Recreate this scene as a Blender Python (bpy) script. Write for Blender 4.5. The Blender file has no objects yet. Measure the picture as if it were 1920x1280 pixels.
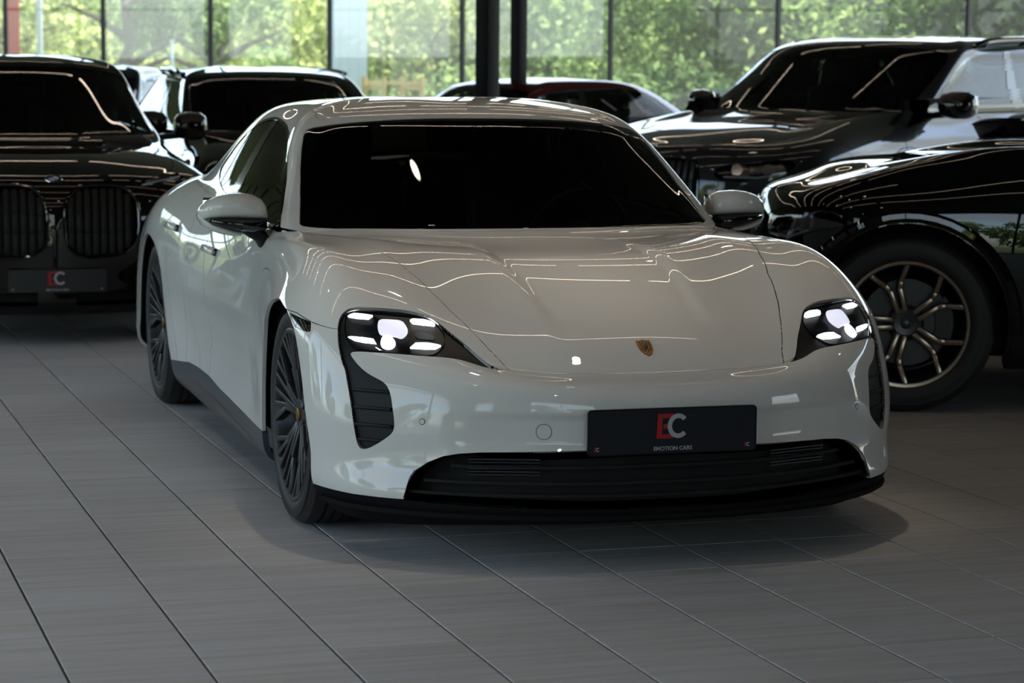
import bpy,bmesh,math,random
import numpy as np
from mathutils import Matrix,Vector
NFRONT=2;XTALL=-15;HW=3.0;EXPO=0.08;SKY=.9;CLOUD=3.0;SUN=15.;STRIP=15.;SPOT=20.;XSOLID=9
LEDS=2.2;BEAM=.95
COOL=(.93,.98,1)
DOWN=(('the floor ahead of the white car',5.0,-.9,14,.9,-.3,30),('the right half of the white bonnet',.12,-.5,64,.16,-.40,32),('the left half of the white bonnet',.12,.5,60,.16,.40,32),('the white roof',-1.55,0,22,-1.5,0,34),('the bare floor left of the camera, added to brighten it',3.1,-2.6,60,2.3,-2.0,56,COOL),('the right front wheel of the white car, added to brighten the floor there',.5,-2.7,44,.4,-2.0,58,COOL),('the right rear wheel of the white car, added to brighten the floor there',-2.2,-2.7,36,-2.2,-2.1,58,COOL),('the corner behind the camera',8.6,-4.6,0,4,-2.5),('the aisle behind the camera',9.3,-1,0,0,0),('the far aisle right of the camera',8,5.2,0,0,0),('the floor right of the camera',5.4,1.6,0,1.5,.3),('the wheel of the black SUV',1.6,4.6,0,1.6,4.0),('the roof of the black SUV',-1.2,4.9,0,0,0),('the bronze limousine',-5.2,-2.8,0,-4.6,-2,80),('the grey SUV',-6.2,3.0,0,-6.5,2.5))  # the COOL downlights are added, unseen, to brighten the floor on the left
SC=bpy.context.scene
# ---------------------------------------------------------------- camera, exposure, sky, sun
FPX=4354.39
cd=bpy.data.cameras.new('camera');cam=bpy.data.objects.new('camera',cd);SC.collection.objects.link(cam);SC.camera=cam
cam.matrix_world=Matrix(((0.292298,-0.106953,0.950328,7.23725),(0.956293,0.024242,-0.291405,-2.40284),(0.008129,0.993969,0.109364,1.39803),(0,0,0,1)))
cd.sensor_width=22.3;cd.lens=FPX/1920*22.3;cd.clip_end=400
cd.dof.use_dof=True;cd.dof.focus_distance=6.75;cd.dof.aperture_fstop=3.6
vs=SC.view_settings;vs.view_transform='Standard';vs.look='None';vs.gamma=1;vs.use_curve_mapping=False;vs.exposure=EXPO
SC.cycles.max_bounces=8;SC.cycles.diffuse_bounces=4;SC.cycles.glossy_bounces=4;SC.cycles.transparent_max_bounces=16;SC.cycles.transmission_bounces=4
SC.cycles.caustics_reflective=False;SC.cycles.caustics_refractive=False;SC.cycles.sample_clamp_indirect=6
w=bpy.data.worlds.new('sky');SC.world=w;w.use_nodes=True;nt=w.node_tree;bg=nt.nodes['Background']
sky=nt.nodes.new('ShaderNodeTexSky');sky.sky_type='NISHITA';sky.sun_disc=False;sky.sun_elevation=math.radians(58);sky.sun_rotation=math.radians(-30);sky.air_density=1.0;sky.dust_density=1.5
tc=nt.nodes.new('ShaderNodeTexCoord');mp=nt.nodes.new('ShaderNodeMapping');mp.inputs['Scale'].default_value=(1.6,1.6,4.5)
no=nt.nodes.new('ShaderNodeTexNoise');no.inputs['Scale'].default_value=2.2;no.inputs['Detail'].default_value=7;no.inputs['Roughness'].default_value=.55
rp=nt.nodes.new('ShaderNodeValToRGB');rp.color_ramp.elements[0].position=.42;rp.color_ramp.elements[1].position=.62
mx=nt.nodes.new('ShaderNodeMixRGB');mx.inputs[2].default_value=(CLOUD,CLOUD*1.02,CLOUD*1.06,1)
for a,b in((tc.outputs['Generated'],mp.inputs[0]),(mp.outputs[0],no.inputs['Vector']),(no.outputs[0],rp.inputs[0]),(rp.outputs[0],mx.inputs[0]),(sky.outputs[0],mx.inputs[1]),(mx.outputs[0],bg.inputs[0])):nt.links.new(a,b)
bg.inputs[1].default_value=SKY
sl=bpy.data.lights.new('sun','SUN');sl.energy=SUN;sl.color=(1,.95,.85);sl.angle=math.radians(1)
so=bpy.data.objects.new('sun',sl);SC.collection.objects.link(so);so.rotation_euler=Vector((.236,-.406,-.883)).to_track_quat('-Z','Y').to_euler()
# ---------------------------------------------------------------- helpers
def link(o,parent=None,col=None):
    SC.collection.objects.link(o)
    if parent is not None:o.parent=parent
    return o
def tag(o,label=None,cat=None,group=None,kind=None):
    for k,v in (('label',label),('category',cat),('group',group),('kind',kind)):
        if v:o[k]=v
    return o
def empty(name,loc=(0,0,0),rz=0,label=None,cat=None,group=None,kind=None,parent=None):
    o=bpy.data.objects.new(name,None);o.location=loc;o.rotation_euler=(0,0,rz);o.empty_display_size=.1
    return tag(link(o,parent),label,cat,group,kind)
def part(name,parent,loc=(0,0,0)):
    return empty(name,loc,parent=parent)
MATS={}
def mat(name,col=(.5,.5,.5),rough=.5,metal=0,coat=0,emit=None,es=1,spec=.5,coat_rough=.03,ior=None,trans=0,sheen=0):
    if name in MATS:return MATS[name]
    m=bpy.data.materials.new(name);m.use_nodes=True;b=m.node_tree.nodes['Principled BSDF'];I=b.inputs
    I['Base Color'].default_value=(*col,1);I['Roughness'].default_value=rough;I['Metallic'].default_value=metal
    I['Coat Weight'].default_value=coat;I['Coat Roughness'].default_value=coat_rough;I['Specular IOR Level'].default_value=spec
    if ior:I['IOR'].default_value=ior
    I['Transmission Weight'].default_value=trans
    if emit:
        I['Emission Color'].default_value=(*emit,1);I['Emission Strength'].default_value=es
    MATS[name]=m;return m
def nodes(m):
    nt=m.node_tree;return nt,nt.nodes,nt.links
def thin_glass(name,tint=(.6,.65,.65),refl=1.5,rough=0.0,haze=0):
    if name in MATS:return MATS[name]
    m=bpy.data.materials.new(name);m.use_nodes=True;nt,N,L=nodes(m);N.clear()
    out=N.new('ShaderNodeOutputMaterial');mix=N.new('ShaderNodeMixShader');tr=N.new('ShaderNodeBsdfTransparent');gl=N.new('ShaderNodeBsdfGlossy');fr=N.new('ShaderNodeFresnel')
    tr.inputs[0].default_value=(*tint,1);gl.inputs['Roughness'].default_value=rough;fr.inputs[0].default_value=refl
    ts=tr.outputs[0]
    if haze:
        d=N.new('ShaderNodeBsdfTranslucent');d.inputs[0].default_value=(.8,.88,.86,1);hm=N.new('ShaderNodeMixShader');hm.inputs[0].default_value=haze;L.new(ts,hm.inputs[1]);L.new(d.outputs[0],hm.inputs[2]);ts=hm.outputs[0]
    L.new(fr.outputs[0],mix.inputs[0]);L.new(ts,mix.inputs[1]);L.new(gl.outputs[0],mix.inputs[2]);L.new(mix.outputs[0],out.inputs[0])
    MATS[name]=m;return m
def mk(name,V,F,m,parent=None,N=None,smooth=True,angle=None):
    V=np.asarray(V,np.float32).reshape(-1,3);me=bpy.data.meshes.new(name)
    if isinstance(F,np.ndarray):
        nf,k=F.shape;me.vertices.add(len(V));me.vertices.foreach_set('co',V.ravel());me.loops.add(nf*k);me.loops.foreach_set('vertex_index',F.astype(np.int32).ravel())
        me.polygons.add(nf);me.polygons.foreach_set('loop_start',np.arange(0,nf*k,k,dtype=np.int32));me.update(calc_edges=True)
    else:
        me.from_pydata(V.tolist(),[],F)
    if smooth:
        me.shade_smooth()
        if angle is not None:me.set_sharp_from_angle(angle=math.radians(angle))
    else:me.shade_flat()
    me.validate()
    if N is not None and len(me.vertices)==len(N):
        me.normals_split_custom_set_from_vertices(np.asarray(N,np.float32).tolist())
    me.materials.append(m)
    return link(bpy.data.objects.new(name,me),parent)
class MB:
    """collects shapes and links them as one mesh"""
    def __init__(s):s.v=[];s.f=[]
    def add(s,V,F):
        o=len(s.v);s.v+=[tuple(map(float,p)) for p in V];s.f+=[[i+o for i in f] for f in F];return s
    def box(s,c,d,M=None,bev=0):
        x,y,z=[q/2 for q in d];b=min(bev,.49*min(d))
        if b<=0:
            V=[(sx*x,sy*y,sz*z) for sx in(-1,1) for sy in(-1,1) for sz in(-1,1)];F=[(0,1,3,2),(4,6,7,5),(0,4,5,1),(2,3,7,6),(0,2,6,4),(1,5,7,3)]
        else:
            bm=bmesh.new();bmesh.ops.create_cube(bm,size=1,matrix=Matrix.Diagonal((d[0],d[1],d[2],1)));bmesh.ops.bevel(bm,geom=bm.edges[:],offset=b,segments=2,profile=.5,affect='EDGES')
            bm.verts.index_update();V=[v.co[:] for v in bm.verts];F=[[v.index for v in f.verts] for f in bm.faces];bm.free()
        if M is not None:V=[(M@Vector(p))[:] for p in V]
        return s.add([(p[0]+c[0],p[1]+c[1],p[2]+c[2]) for p in V],F)
    def bar(s,a,b,w,h,up=(0,0,1),bev=0):
        a,b=Vector(a),Vector(b);d=(b-a);L=d.length;x=d.normalized();y=Vector(up).cross(x)
        if y.length<1e-6:y=Vector((0,1,0)).cross(x)
        y.normalize();z=x.cross(y);M=Matrix((x,y,z)).transposed()
        return s.box((a+b)/2,(L,w,h),M,bev)
    def cyl(s,a,b,r0,r1=None,n=16,cap=True):
        a,b=Vector(a),Vector(b);r1=r0 if r1 is None else r1;d=(b-a).normalized();u=d.orthogonal().normalized();w=d.cross(u);V=[]
        for c,r in((a,r0),(b,r1)):
            for i in range(n):
                t=2*math.pi*i/n;V.append(c+u*(r*math.cos(t))+w*(r*math.sin(t)))
        F=[(i,(i+1)%n,n+(i+1)%n,n+i) for i in range(n)]
        if cap:F+=[tuple(range(n))[::-1],tuple(range(n,2*n))]
        return s.add(V,F)
    def tube(s,path,r,n=8,closed=False):
        P=[Vector(p) for p in path];m=len(P);V=[];u=None
        for i,p in enumerate(P):
            t=(P[(i+1)%m]-P[i-1]) if closed else (P[min(i+1,m-1)]-P[max(i-1,0)]);t.normalize()
            u=(t.orthogonal() if u is None else u-t*u.dot(t)).normalized();w=t.cross(u);rr=r[i] if hasattr(r,'__len__') else r
            for k in range(n):
                a=2*math.pi*k/n;V.append(p+u*(rr*math.cos(a))+w*(rr*math.sin(a)))
        F=[]
        for i in range(m if closed else m-1):
            for k in range(n):
                j=(i+1)%m;F.append((i*n+k,i*n+(k+1)%n,j*n+(k+1)%n,j*n+k))
        if not closed:F+=[tuple(range(n))[::-1],tuple(range((m-1)*n,m*n))]
        return s.add(V,F)
    def lathe(s,prof,M=None,n=48,a0=0,a1=2*math.pi,closed=True):
        # prof: (radius, height) about local Z
        full=abs(a1-a0-2*math.pi)<1e-6;k=n if full else n+1;V=[];m=len(prof)
        for i in range(k):
            t=a0+(a1-a0)*i/n
            for r,h in prof:V.append((r*math.cos(t),r*math.sin(t),h))
        F=[]
        for i in range(n):
            j=(i+1)%k
            for q in range(m-1):F.append((i*m+q,j*m+q,j*m+q+1,i*m+q+1))
        if M is not None:V=[(M@Vector(p))[:] for p in V]
        return s.add(V,F)
    def prism(s,poly,h0,h1,M=None):
        n=len(poly);V=[(x,y,h0) for x,y in poly]+[(x,y,h1) for x,y in poly]
        F=[(i,(i+1)%n,n+(i+1)%n,n+i) for i in range(n)]+[tuple(range(n))[::-1],tuple(range(n,2*n))]
        if M is not None:V=[(M@Vector(p))[:] for p in V]
        return s.add(V,F)
    def build(s,name,m,parent=None,smooth=True,angle=35):
        return mk(name,s.v,s.f,m,parent,None,smooth,angle)
def dup(o,parent=None):
    c=o.copy();link(c,parent)
    for ch in o.children:
        dup(ch,c)
    return c
# ---------------------------------------------------------------- spline body surfaces
def _ext(Q):
    m=np.array([1,-1,1.]);Q=np.concatenate([Q[:,1:2]*m,Q,Q[:,-2:-1]*m],1)
    return np.concatenate([2*Q[:1]-Q[1:2],Q,2*Q[-1:]-Q[-2:-1]],0)
def _bas(n,k):
    t=np.arange((n-1)*k+1)/k;i=np.minimum(t.astype(int),n-2);u=t-i;B=np.zeros((len(t),n+2));D=B.copy();r=np.arange(len(t))
    for j,(b,d) in enumerate((((1-u)**3/6,-(1-u)**2/2),((3*u**3-6*u*u+4)/6,(3*u*u-4*u)/2),((-3*u**3+3*u*u+3*u+1)/6,(-3*u*u+2*u+1)/2),(u**3/6,u*u/2))):
        B[r,i+j]=b;D[r,i+j]=d
    return B,D
def surface(T,k,it=4):
    T=np.array(T,float);Q=T.copy()
    for _ in range(it):
        E=_ext(Q);a=(E[:-2]+4*E[1:-1]+E[2:])/6;Q=Q+(T-(a[:,:-2]+4*a[:,1:-1]+a[:,2:])/6)
    E=_ext(Q);Bu,Du=_bas(T.shape[0],k);Bv,Dv=_bas(T.shape[1],k)
    f=lambda A,B:np.einsum('ar,rcx,bc->abx',A,E,B,optimize=True)
    return f(Bu,Bv),f(Du,Bv),f(Bu,Dv)
def smooth_poly(p,it=2,closed=True):
    p=np.array(p,float)
    for _ in range(it):
        q=np.roll(p,-1,0)
        a,b=.75*p+.25*q,.25*p+.75*q
        if closed:p=np.stack([a,b],1).reshape(-1,2)
        else:p=np.concatenate([p[:1],np.stack([a[:-1],b[:-1]],1).reshape(-1,2),p[-1:]])
    return p
def in_poly(q,p):
    x,y=q[:,0],q[:,1];r=np.zeros(len(q),bool)
    for (x0,y0),(x1,y1) in zip(p,np.roll(p,-1,0)):
        if y0==y1:continue
        c=((y0>y)!=(y1>y))&(x<(x1-x0)*(y-y0)/(y1-y0)+x0);r^=c
    return r
class Body:
    def __init__(s,T,k,warp=None,bulge=.0):
        s.k=k;P,Pu,Pv=surface(T,k)
        # windscreen: nearly straight from cowl to header, as laminated glass is
        A,B=np.meshgrid(np.arange(P.shape[0])/k,np.arange(P.shape[1])/k,indexing='ij');g0,g1=9.1,10.70
        i0,i1=int(round(g0*k)),int(round(g1*k));t=np.clip((A-A[i0,0])/(A[i1,0]-A[i0,0]),0,1)[...,None];q=P[i0][None]*(1-t)+P[i1][None]*t
        nn=np.cross(Pv,Pu);nn/=np.maximum(np.linalg.norm(nn,axis=2,keepdims=True),1e-9);nm=nn[int(10.1*k)][None]
        q=q+nm*(t-t**7)*bulge;w=(1-np.clip((B-5.6)/.7,0,1));w=(w*w*(3-2*w))[...,None]*((A>=A[i0,0])&(A<=A[i1,0]))[...,None]
        P=P*(1-w)+q*w;Pu=np.gradient(P,axis=0);Pv=np.gradient(P,axis=1)
        if warp is not None:
            N=np.cross(Pv,Pu);N/=np.maximum(np.linalg.norm(N,axis=2,keepdims=True),1e-9)
            A,B=np.meshgrid(np.arange(P.shape[0])/k,np.arange(P.shape[1])/k,indexing='ij');P=P+N*warp(P,A,B)[...,None]
            Pu=np.gradient(P,axis=0);Pv=np.gradient(P,axis=1)
        N=np.cross(Pv,Pu);N/=np.maximum(np.linalg.norm(N,axis=2,keepdims=True),1e-9)
        N[:,0,1]=0;N[:,-1,1]=0
        s.P,s.N=P,N;a,b=P.shape[:2];A,B=np.meshgrid(np.arange(a)/k,np.arange(b)/k,indexing='ij')
        s.V=np.concatenate([P.reshape(-1,3),N.reshape(-1,3),A.reshape(-1,1),B.reshape(-1,1)],1)
        I=np.arange(a*b).reshape(a,b)
        s.F=np.concatenate([np.stack([I[:-1,:-1],I[:-1,1:],I[1:,1:]],-1).reshape(-1,3),np.stack([I[:-1,:-1],I[1:,1:],I[1:,:-1]],-1).reshape(-1,3)])
        s.names=[];s.V0,s.F0=s.V,s.F
    def pos(s,ab):
        ab=np.atleast_2d(np.array(ab,float));x=np.clip(ab[:,0]*s.k,0,s.P.shape[0]-1.001);y=np.clip(ab[:,1]*s.k,0,s.P.shape[1]-1.001)
        i,j=x.astype(int),y.astype(int);u,v=(x-i)[:,None],(y-j)[:,None]
        g=lambda Q:(1-u)*(1-v)*Q[i,j]+u*(1-v)*Q[i+1,j]+(1-u)*v*Q[i,j+1]+u*v*Q[i+1,j+1]
        n=g(s.N);return g(s.P),n/np.maximum(np.linalg.norm(n,axis=1,keepdims=True),1e-9)
    def locate(s,pts,axes,region=None):
        """surface parameters under points given by two coordinates (front: Y,Z  side: X,Z  top: X,Y)"""
        out=[];Q=s.P[...,axes];ok=np.ones(Q.shape[:2],bool)
        if region is not None:
            A,B=np.meshgrid(np.arange(Q.shape[0])/s.k,np.arange(Q.shape[1])/s.k,indexing='ij');ok=(A>=region[0])&(A<=region[1])&(B>=region[2])&(B<=region[3])
        for p in pts:
            d=((Q-np.array(p))**2).sum(2);d[~ok]=1e9;a,b=np.unravel_index(d.argmin(),d.shape)
            a0,b0=min(max(a,1),Q.shape[0]-2),min(max(b,1),Q.shape[1]-2)
            J=np.stack([(Q[a0+1,b0]-Q[a0-1,b0])/2,(Q[a0,b0+1]-Q[a0,b0-1])/2],1)
            try:st=np.clip(np.linalg.solve(J,np.array(p)-Q[a,b]),-1,1)
            except np.linalg.LinAlgError:st=np.zeros(2)
            out.append(((a+st[0])/s.k,(b+st[1])/s.k))
        return np.array(out)
    def field(s,V,F,poly):
        ab=V[:,6:8];ins=in_poly(ab,poly);f=np.where(ins,-1.,1.)
        t=ins[F];mixed=t.any(1)&~t.all(1);near=np.zeros(len(V),bool);near[F[mixed]]=True
        for _ in range(2):
            tt=near[F].any(1);near[F[tt]]=True
        idx=np.where(near)[0]
        if len(idx)==0:return f
        d=[]
        q=np.roll(poly,-1,0);pts=[]
        segA=[];segB=[]
        amax,bmax=(s.P.shape[0]-1)/s.k,(s.P.shape[1]-1)/s.k
        for a,b in zip(poly,q):
            n=max(1,int(np.abs(b-a).max()*s.k/1.5));t=np.linspace(0,1,n+1)[:,None];w=a+(b-a)*t
            o=(w[:,0]>=-1e-6)&(w[:,0]<=amax+1e-6)&(w[:,1]>=-1e-6)&(w[:,1]<=bmax+1e-6)
            p,_=s.pos(w);k=o[:-1]&o[1:];segA.append(p[:-1][k]);segB.append(p[1:][k])
        A=np.concatenate(segA);Bq=np.concatenate(segB);D=Bq-A;L=np.maximum((D*D).sum(1),1e-12)
        for c in np.array_split(idx,max(1,len(idx)*len(A)//400000)):
            p=V[c,:3];r=p[:,None]-A[None];t=np.clip((r*D).sum(2)/L,0,1);d.append(np.sqrt(((r-D*t[...,None])**2).sum(2).min(1)))
        f[idx]=np.sign(f[idx])*np.concatenate(d);return f
    @staticmethod
    def clip(V,F,c,lev):
        g=V[:,c]-lev;g=np.where(np.abs(g)<1e-7,1e-7,g);S=g>0;t=S[F].sum(1);keep=F[(t==0)|(t==3)];X=F[(t==1)|(t==2)]
        if len(X)==0:return V,F
        sx=S[X];lone=np.where(sx.sum(1)[:,None]==1,sx,~sx).argmax(1);r=np.arange(len(X))
        a,b,d=X[r,lone],X[r,(lone+1)%3],X[r,(lone+2)%3]
        e=np.concatenate([np.stack([a,b],1),np.stack([a,d],1)]);es=np.sort(e,1);u,inv=np.unique(es,axis=0,return_inverse=True);inv=inv.ravel()
        w=g[u[:,0]]/(g[u[:,0]]-g[u[:,1]]);nv=V[u[:,0]]*(1-w[:,None])+V[u[:,1]]*w[:,None]
        l=np.linalg.norm(nv[:,3:6],axis=1,keepdims=True);nv[:,3:6]/=np.maximum(l,1e-9);nv[:,c]=lev
        n0=len(V);ab,ad=n0+inv[:len(X)],n0+inv[len(X):]
        return np.concatenate([V,nv]),np.concatenate([keep,np.stack([a,ab,ad],1),np.stack([ab,b,d],1),np.stack([ab,d,ad],1)])
    def seam(s,name,poly,gap=0.,smooth=0,levels=None):
        poly=smooth_poly(poly,smooth) if smooth else np.array(poly,float)
        f=s.field(s.V,s.F,poly);s.V=np.concatenate([s.V,f[:,None]],1);s.names.append(name);c=s.V.shape[1]-1
        for lev in (levels if levels is not None else ((-gap,gap) if gap else (0.,))):s.V,s.F=s.clip(s.V,s.F,c,lev)
        return s
    def f(s,name):
        return s.V[s.F,8+s.names.index(name)].mean(1)
    def ab(s):
        return s.V[s.F,6:8].mean(1)
    def patch(s,poly,smooth=1):
        """stand-alone piece of the uncut surface inside a polygon"""
        poly=smooth_poly(poly,smooth) if smooth else np.array(poly,float)
        ab=s.V0[:,6:8];lo,hi=poly.min(0)-2/s.k,poly.max(0)+2/s.k;m=((ab>=lo)&(ab<=hi)).all(1);F=s.F0[m[s.F0].all(1)]
        i,inv=np.unique(F,return_inverse=True);V=s.V0[i];F=inv.reshape(-1,3)
        for _ in range(2 if np.ptp(poly,axis=0).max()*s.k<14 else 0):   # refine small patches
            e=np.concatenate([F[:,[0,1]],F[:,[1,2]],F[:,[2,0]]]);u,iv=np.unique(np.sort(e,1),axis=0,return_inverse=True);iv=iv.ravel();n=len(F);mid=(V[u[:,0]]+V[u[:,1]])/2
            a,b,c=len(V)+iv[:n],len(V)+iv[n:2*n],len(V)+iv[2*n:];V=np.concatenate([V,mid]);F=np.concatenate([np.stack([F[:,0],a,c],1),np.stack([a,F[:,1],b],1),np.stack([c,b,F[:,2]],1),np.stack([a,b,c],1)])
        f=s.field(V,F,poly);V=np.concatenate([V,f[:,None]],1);V,F=s.clip(V,F,8,0.)
        return V,F[V[F,8].mean(1)<0]
def shell(V,F,off=0.,rim=0.,sides=(1,),cap=False):
    """offset patch with a rim wall; returns one vertex/face/normal set per side"""
    i,inv=np.unique(F,return_inverse=True);P=V[i,:3];N=V[i,3:6];N=N/np.maximum(np.linalg.norm(N,axis=1,keepdims=True),1e-9);F=inv.reshape(-1,3);Q=P+N*off
    vs,fs,ns=[Q],[F],[N]
    if rim:
        e=np.concatenate([F[:,[0,1]],F[:,[1,2]],F[:,[2,0]]]);key=np.sort(e,1);n=len(P);h=key[:,0].astype(np.int64)*n+key[:,1]
        _,fi,cnt=np.unique(h,return_index=True,return_counts=True);b=e[fi[cnt==1]]
        b=b[~((np.abs(P[b[:,0],1])<1e-4)&(np.abs(P[b[:,1],1])<1e-4))]
        if len(b):
            d=Q[b[:,1]]-Q[b[:,0]];nn=np.cross(d,N[b[:,0]]);nn/=np.maximum(np.linalg.norm(nn,axis=1,keepdims=True),1e-9)
            vn=np.zeros_like(Q);np.add.at(vn,b[:,0],nn);np.add.at(vn,b[:,1],nn);vn/=np.maximum(np.linalg.norm(vn,axis=1,keepdims=True),1e-9)
            bi=np.unique(b);mp=np.full(n,-1);mp[bi]=np.arange(len(bi));o=len(Q);m=len(bi)
            vs+=[Q[bi],Q[bi]-N[bi]*rim];ns+=[vn[bi],vn[bi]]
            t0,t1=o+mp[b[:,0]],o+mp[b[:,1]];fs+=[np.stack([t1,t0,t0+m],1),np.stack([t1,t0+m,t1+m],1)]
            if cap:
                vs.append(Q-N*rim);ns.append(-N);fs.append(F[:,::-1]+o+2*m)
    Vv,Ff,Nn=np.concatenate(vs),np.concatenate(fs),np.concatenate(ns);out=[]
    for sd in sides:
        mm=np.array([1,sd,1.]);out.append((Vv*mm,Ff if sd>0 else Ff[:,::-1],Nn*mm))
    return out
def join(sets):
    o=0;v=[];f=[];n=[]
    for a,b,c in sets:v.append(a);f.append(b+o);n.append(c);o+=len(a)
    return np.concatenate(v),np.concatenate(f),np.concatenate(n)
def emit(name,V,F,m,parent,off=0.,rim=0.,mode='pair',cap=False):
    """mode 'centre': one mesh over both halves; 'pair': one per side (parent may be a pair)"""
    if len(F)==0:return None
    S=shell(V,F,off,rim,(1,-1),cap)
    if mode=='centre':
        v,f,n=join(S);return mk(name,v,f,m,parent,n)
    pr=parent if isinstance(parent,(list,tuple)) else (parent,parent)
    return [mk(name,*S[i][:2],m,pr[i],S[i][2]) for i in (0,1)]
def project_poly(body,pts2,axes,region=None):
    return body.locate(pts2,axes,region)
# ---------------------------------------------------------------- the showroom shell
R=random.Random(7)
A0=Vector((-41.946,-6.0));WD=Vector((.86455,.50254))              # back glass wall: start and direction
WN=Vector((-WD.y,WD.x))                                      # towards outside
H=5.2;HL=3.9
PT=.3328;TA=math.radians(.95);TU=Vector((math.cos(TA),math.sin(TA)));TV=Vector((-TU.y,TU.x));TO=Vector((1.031,-1.175))
def mat_floor():
    m=mat('floor_tile',(.4,.39,.37),.5,spec=.22);nt,N,L=nodes(m);b=N['Principled BSDF']
    geo=N.new('ShaderNodeNewGeometry');mp=N.new('ShaderNodeMapping');mp.inputs['Scale'].default_value=(30,1.6,1)
    ad=N.new('ShaderNodeVectorMath');ad.operation='ADD';sc=N.new('ShaderNodeVectorMath');sc.operation='SCALE';sc.inputs['Scale'].default_value=37
    gr=N.new('ShaderNodeMapping');c_,s_=math.cos(-TA),math.sin(-TA);gr.inputs['Scale'].default_value=(1/PT,)*3;gr.inputs['Rotation'].default_value=(0,0,-TA);gr.inputs['Location'].default_value=(-(TO.x*c_-TO.y*s_)/PT,-(TO.x*s_+TO.y*c_)/PT,0)
    fv=N.new('ShaderNodeVectorMath');fv.operation='FLOOR';wn=N.new('ShaderNodeTexWhiteNoise');wn.noise_dimensions='2D';L.new(geo.outputs['Position'],gr.inputs[0]);L.new(gr.outputs[0],fv.inputs[0]);L.new(fv.outputs[0],wn.inputs['Vector']);L.new(wn.outputs['Color'],sc.inputs[0])
    L.new(geo.outputs['Position'],mp.inputs[0]);L.new(mp.outputs[0],ad.inputs[0]);L.new(sc.outputs[0],ad.inputs[1])
    n1=N.new('ShaderNodeTexNoise');n1.inputs['Scale'].default_value=1;n1.inputs['Detail'].default_value=4;L.new(ad.outputs[0],n1.inputs['Vector'])
    r=N.new('ShaderNodeValToRGB');e=r.color_ramp.elements;e[0].position=.3;e[0].color=(.50,.465,.43,1);e[1].position=.60;e[1].color=(.58,.575,.565,1)
    L.new(n1.outputs[0],r.inputs[0])
    n2=N.new('ShaderNodeTexNoise');n2.inputs['Scale'].default_value=90;L.new(geo.outputs['Position'],n2.inputs['Vector'])
    mxx=N.new('ShaderNodeMixRGB');mxx.blend_type='MULTIPLY';mxx.inputs[0].default_value=.12;L.new(r.outputs[0],mxx.inputs[1]);L.new(n2.outputs[0],mxx.inputs[2])
    hv=N.new('ShaderNodeHueSaturation');ma=N.new('ShaderNodeMath');ma.operation='MULTIPLY_ADD';ma.inputs[1].default_value=.10;ma.inputs[2].default_value=.90;L.new(wn.outputs['Value'],ma.inputs[0]);L.new(ma.outputs[0],hv.inputs['Value']);L.new(mxx.outputs[0],hv.inputs['Color'])
    L.new(hv.outputs[0],b.inputs['Base Color'])
    r2=N.new('ShaderNodeMapRange');r2.inputs[3].default_value=.50;r2.inputs[4].default_value=.68;L.new(n1.outputs[0],r2.inputs[0]);L.new(r2.outputs[0],b.inputs['Roughness'])
    return m
M_TILE=mat_floor();M_GROUT=mat('grout',(.11,.10,.085),.9)
M_BLACK=mat('black_steel',(.004,.004,.005),.6,spec=.15);M_CEIL=mat('dark_ceiling',(.018,.018,.019),.7);M_WALL=mat('dark_wall',(.03,.028,.026),.7)
corner=[A0,A0+WD*((16-A0.x)/WD.x),Vector((16,-6))]
# floor: recessed screed that carries the tiles
E1=A0+WD*((16.1-A0.x)/WD.x)
def slab(name,z0,z1,m,grow):
    a,b,c=A0+WN*grow,E1+WN*grow,Vector((16.1,-6.1));a=Vector((a.x-.1,-6.1));P=[(p.x,p.y) for p in(a,c,b)];mb=MB().prism(P,z0,z1);return tag(mb.build(name,m,None,smooth=False),kind='structure')
fl=slab('floor',-.2,-.012,M_GROUT,.15)
def tile_mesh():
    a,b,c=(PT-.0042)/2,(PT-.0072)/2,.0015
    V=[(x*a,y*b,-.012) for x,y in((-1,-1),(1,-1),(1,1),(-1,1))]+[(x*a,y*b,-c) for x,y in((-1,-1),(1,-1),(1,1),(-1,1))]+[(x*(a-c),y*(b-c),0) for x,y in((-1,-1),(1,-1),(1,1),(-1,1))]
    F=[(8,9,10,11)]+[(k,(k+1)%4,4+(k+1)%4,4+k) for k in range(4)]+[(4+k,4+(k+1)%4,8+(k+1)%4,8+k) for k in range(4)]
    return V,F
tv,tf=tile_mesh()
CI=cam.matrix_world.inverted()
cand=[]
for i in range(-75,46):
    for j in range(-16,56):
        p=TO+TU*((i+.5)*PT)+TV*((j+.5)*PT)
        if p.x<-29.5 or p.x>15.8 or p.y<-5.8:continue
        if (p-A0).dot(WN)>-.25:continue
        q=CI@Vector((p.x,p.y,0));ins=False;area=0
        if q.z<-1:
            u,v=q.x/-q.z*FPX,q.y/-q.z*FPX;ins=abs(u)<1010 and abs(v)<690;area=1/(-q.z)**3
        hid=abs(p.y)<.85 and -3.9<p.x<.75
        cand.append((ins and not hid,area,p))
cand.sort(key=lambda t:(not t[0],-t[1]))
tm=None
for n,(ins,area,p) in enumerate(cand[:300]):
    if tm is None:
        o=mk('tile',tv,tf,M_TILE,fl,smooth=False);tm=o.data
    else:
        o=bpy.data.objects.new('tile',tm);link(o,fl)
    o.location=(p.x,p.y,R.uniform(-.0004,.0004));o.rotation_euler=(R.uniform(-.0012,.0012),R.uniform(-.0012,.0012),TA)
rest=np.array([(p.x,p.y) for _,_,p in cand[300:]]);tva=np.array(tv);rm=np.array([[TU.x,TV.x],[TU.y,TV.y]])
loc=tva.copy();loc[:,:2]=tva[:,:2]@rm.T
V=np.concatenate([loc+np.array([x,y,0]) for x,y in rest]);Fq=np.array(tf);Fq=np.concatenate([Fq+12*i for i in range(len(rest))])
tag(mk('distant_tiles',V,Fq,M_TILE,fl,smooth=False),kind='stuff')
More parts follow.
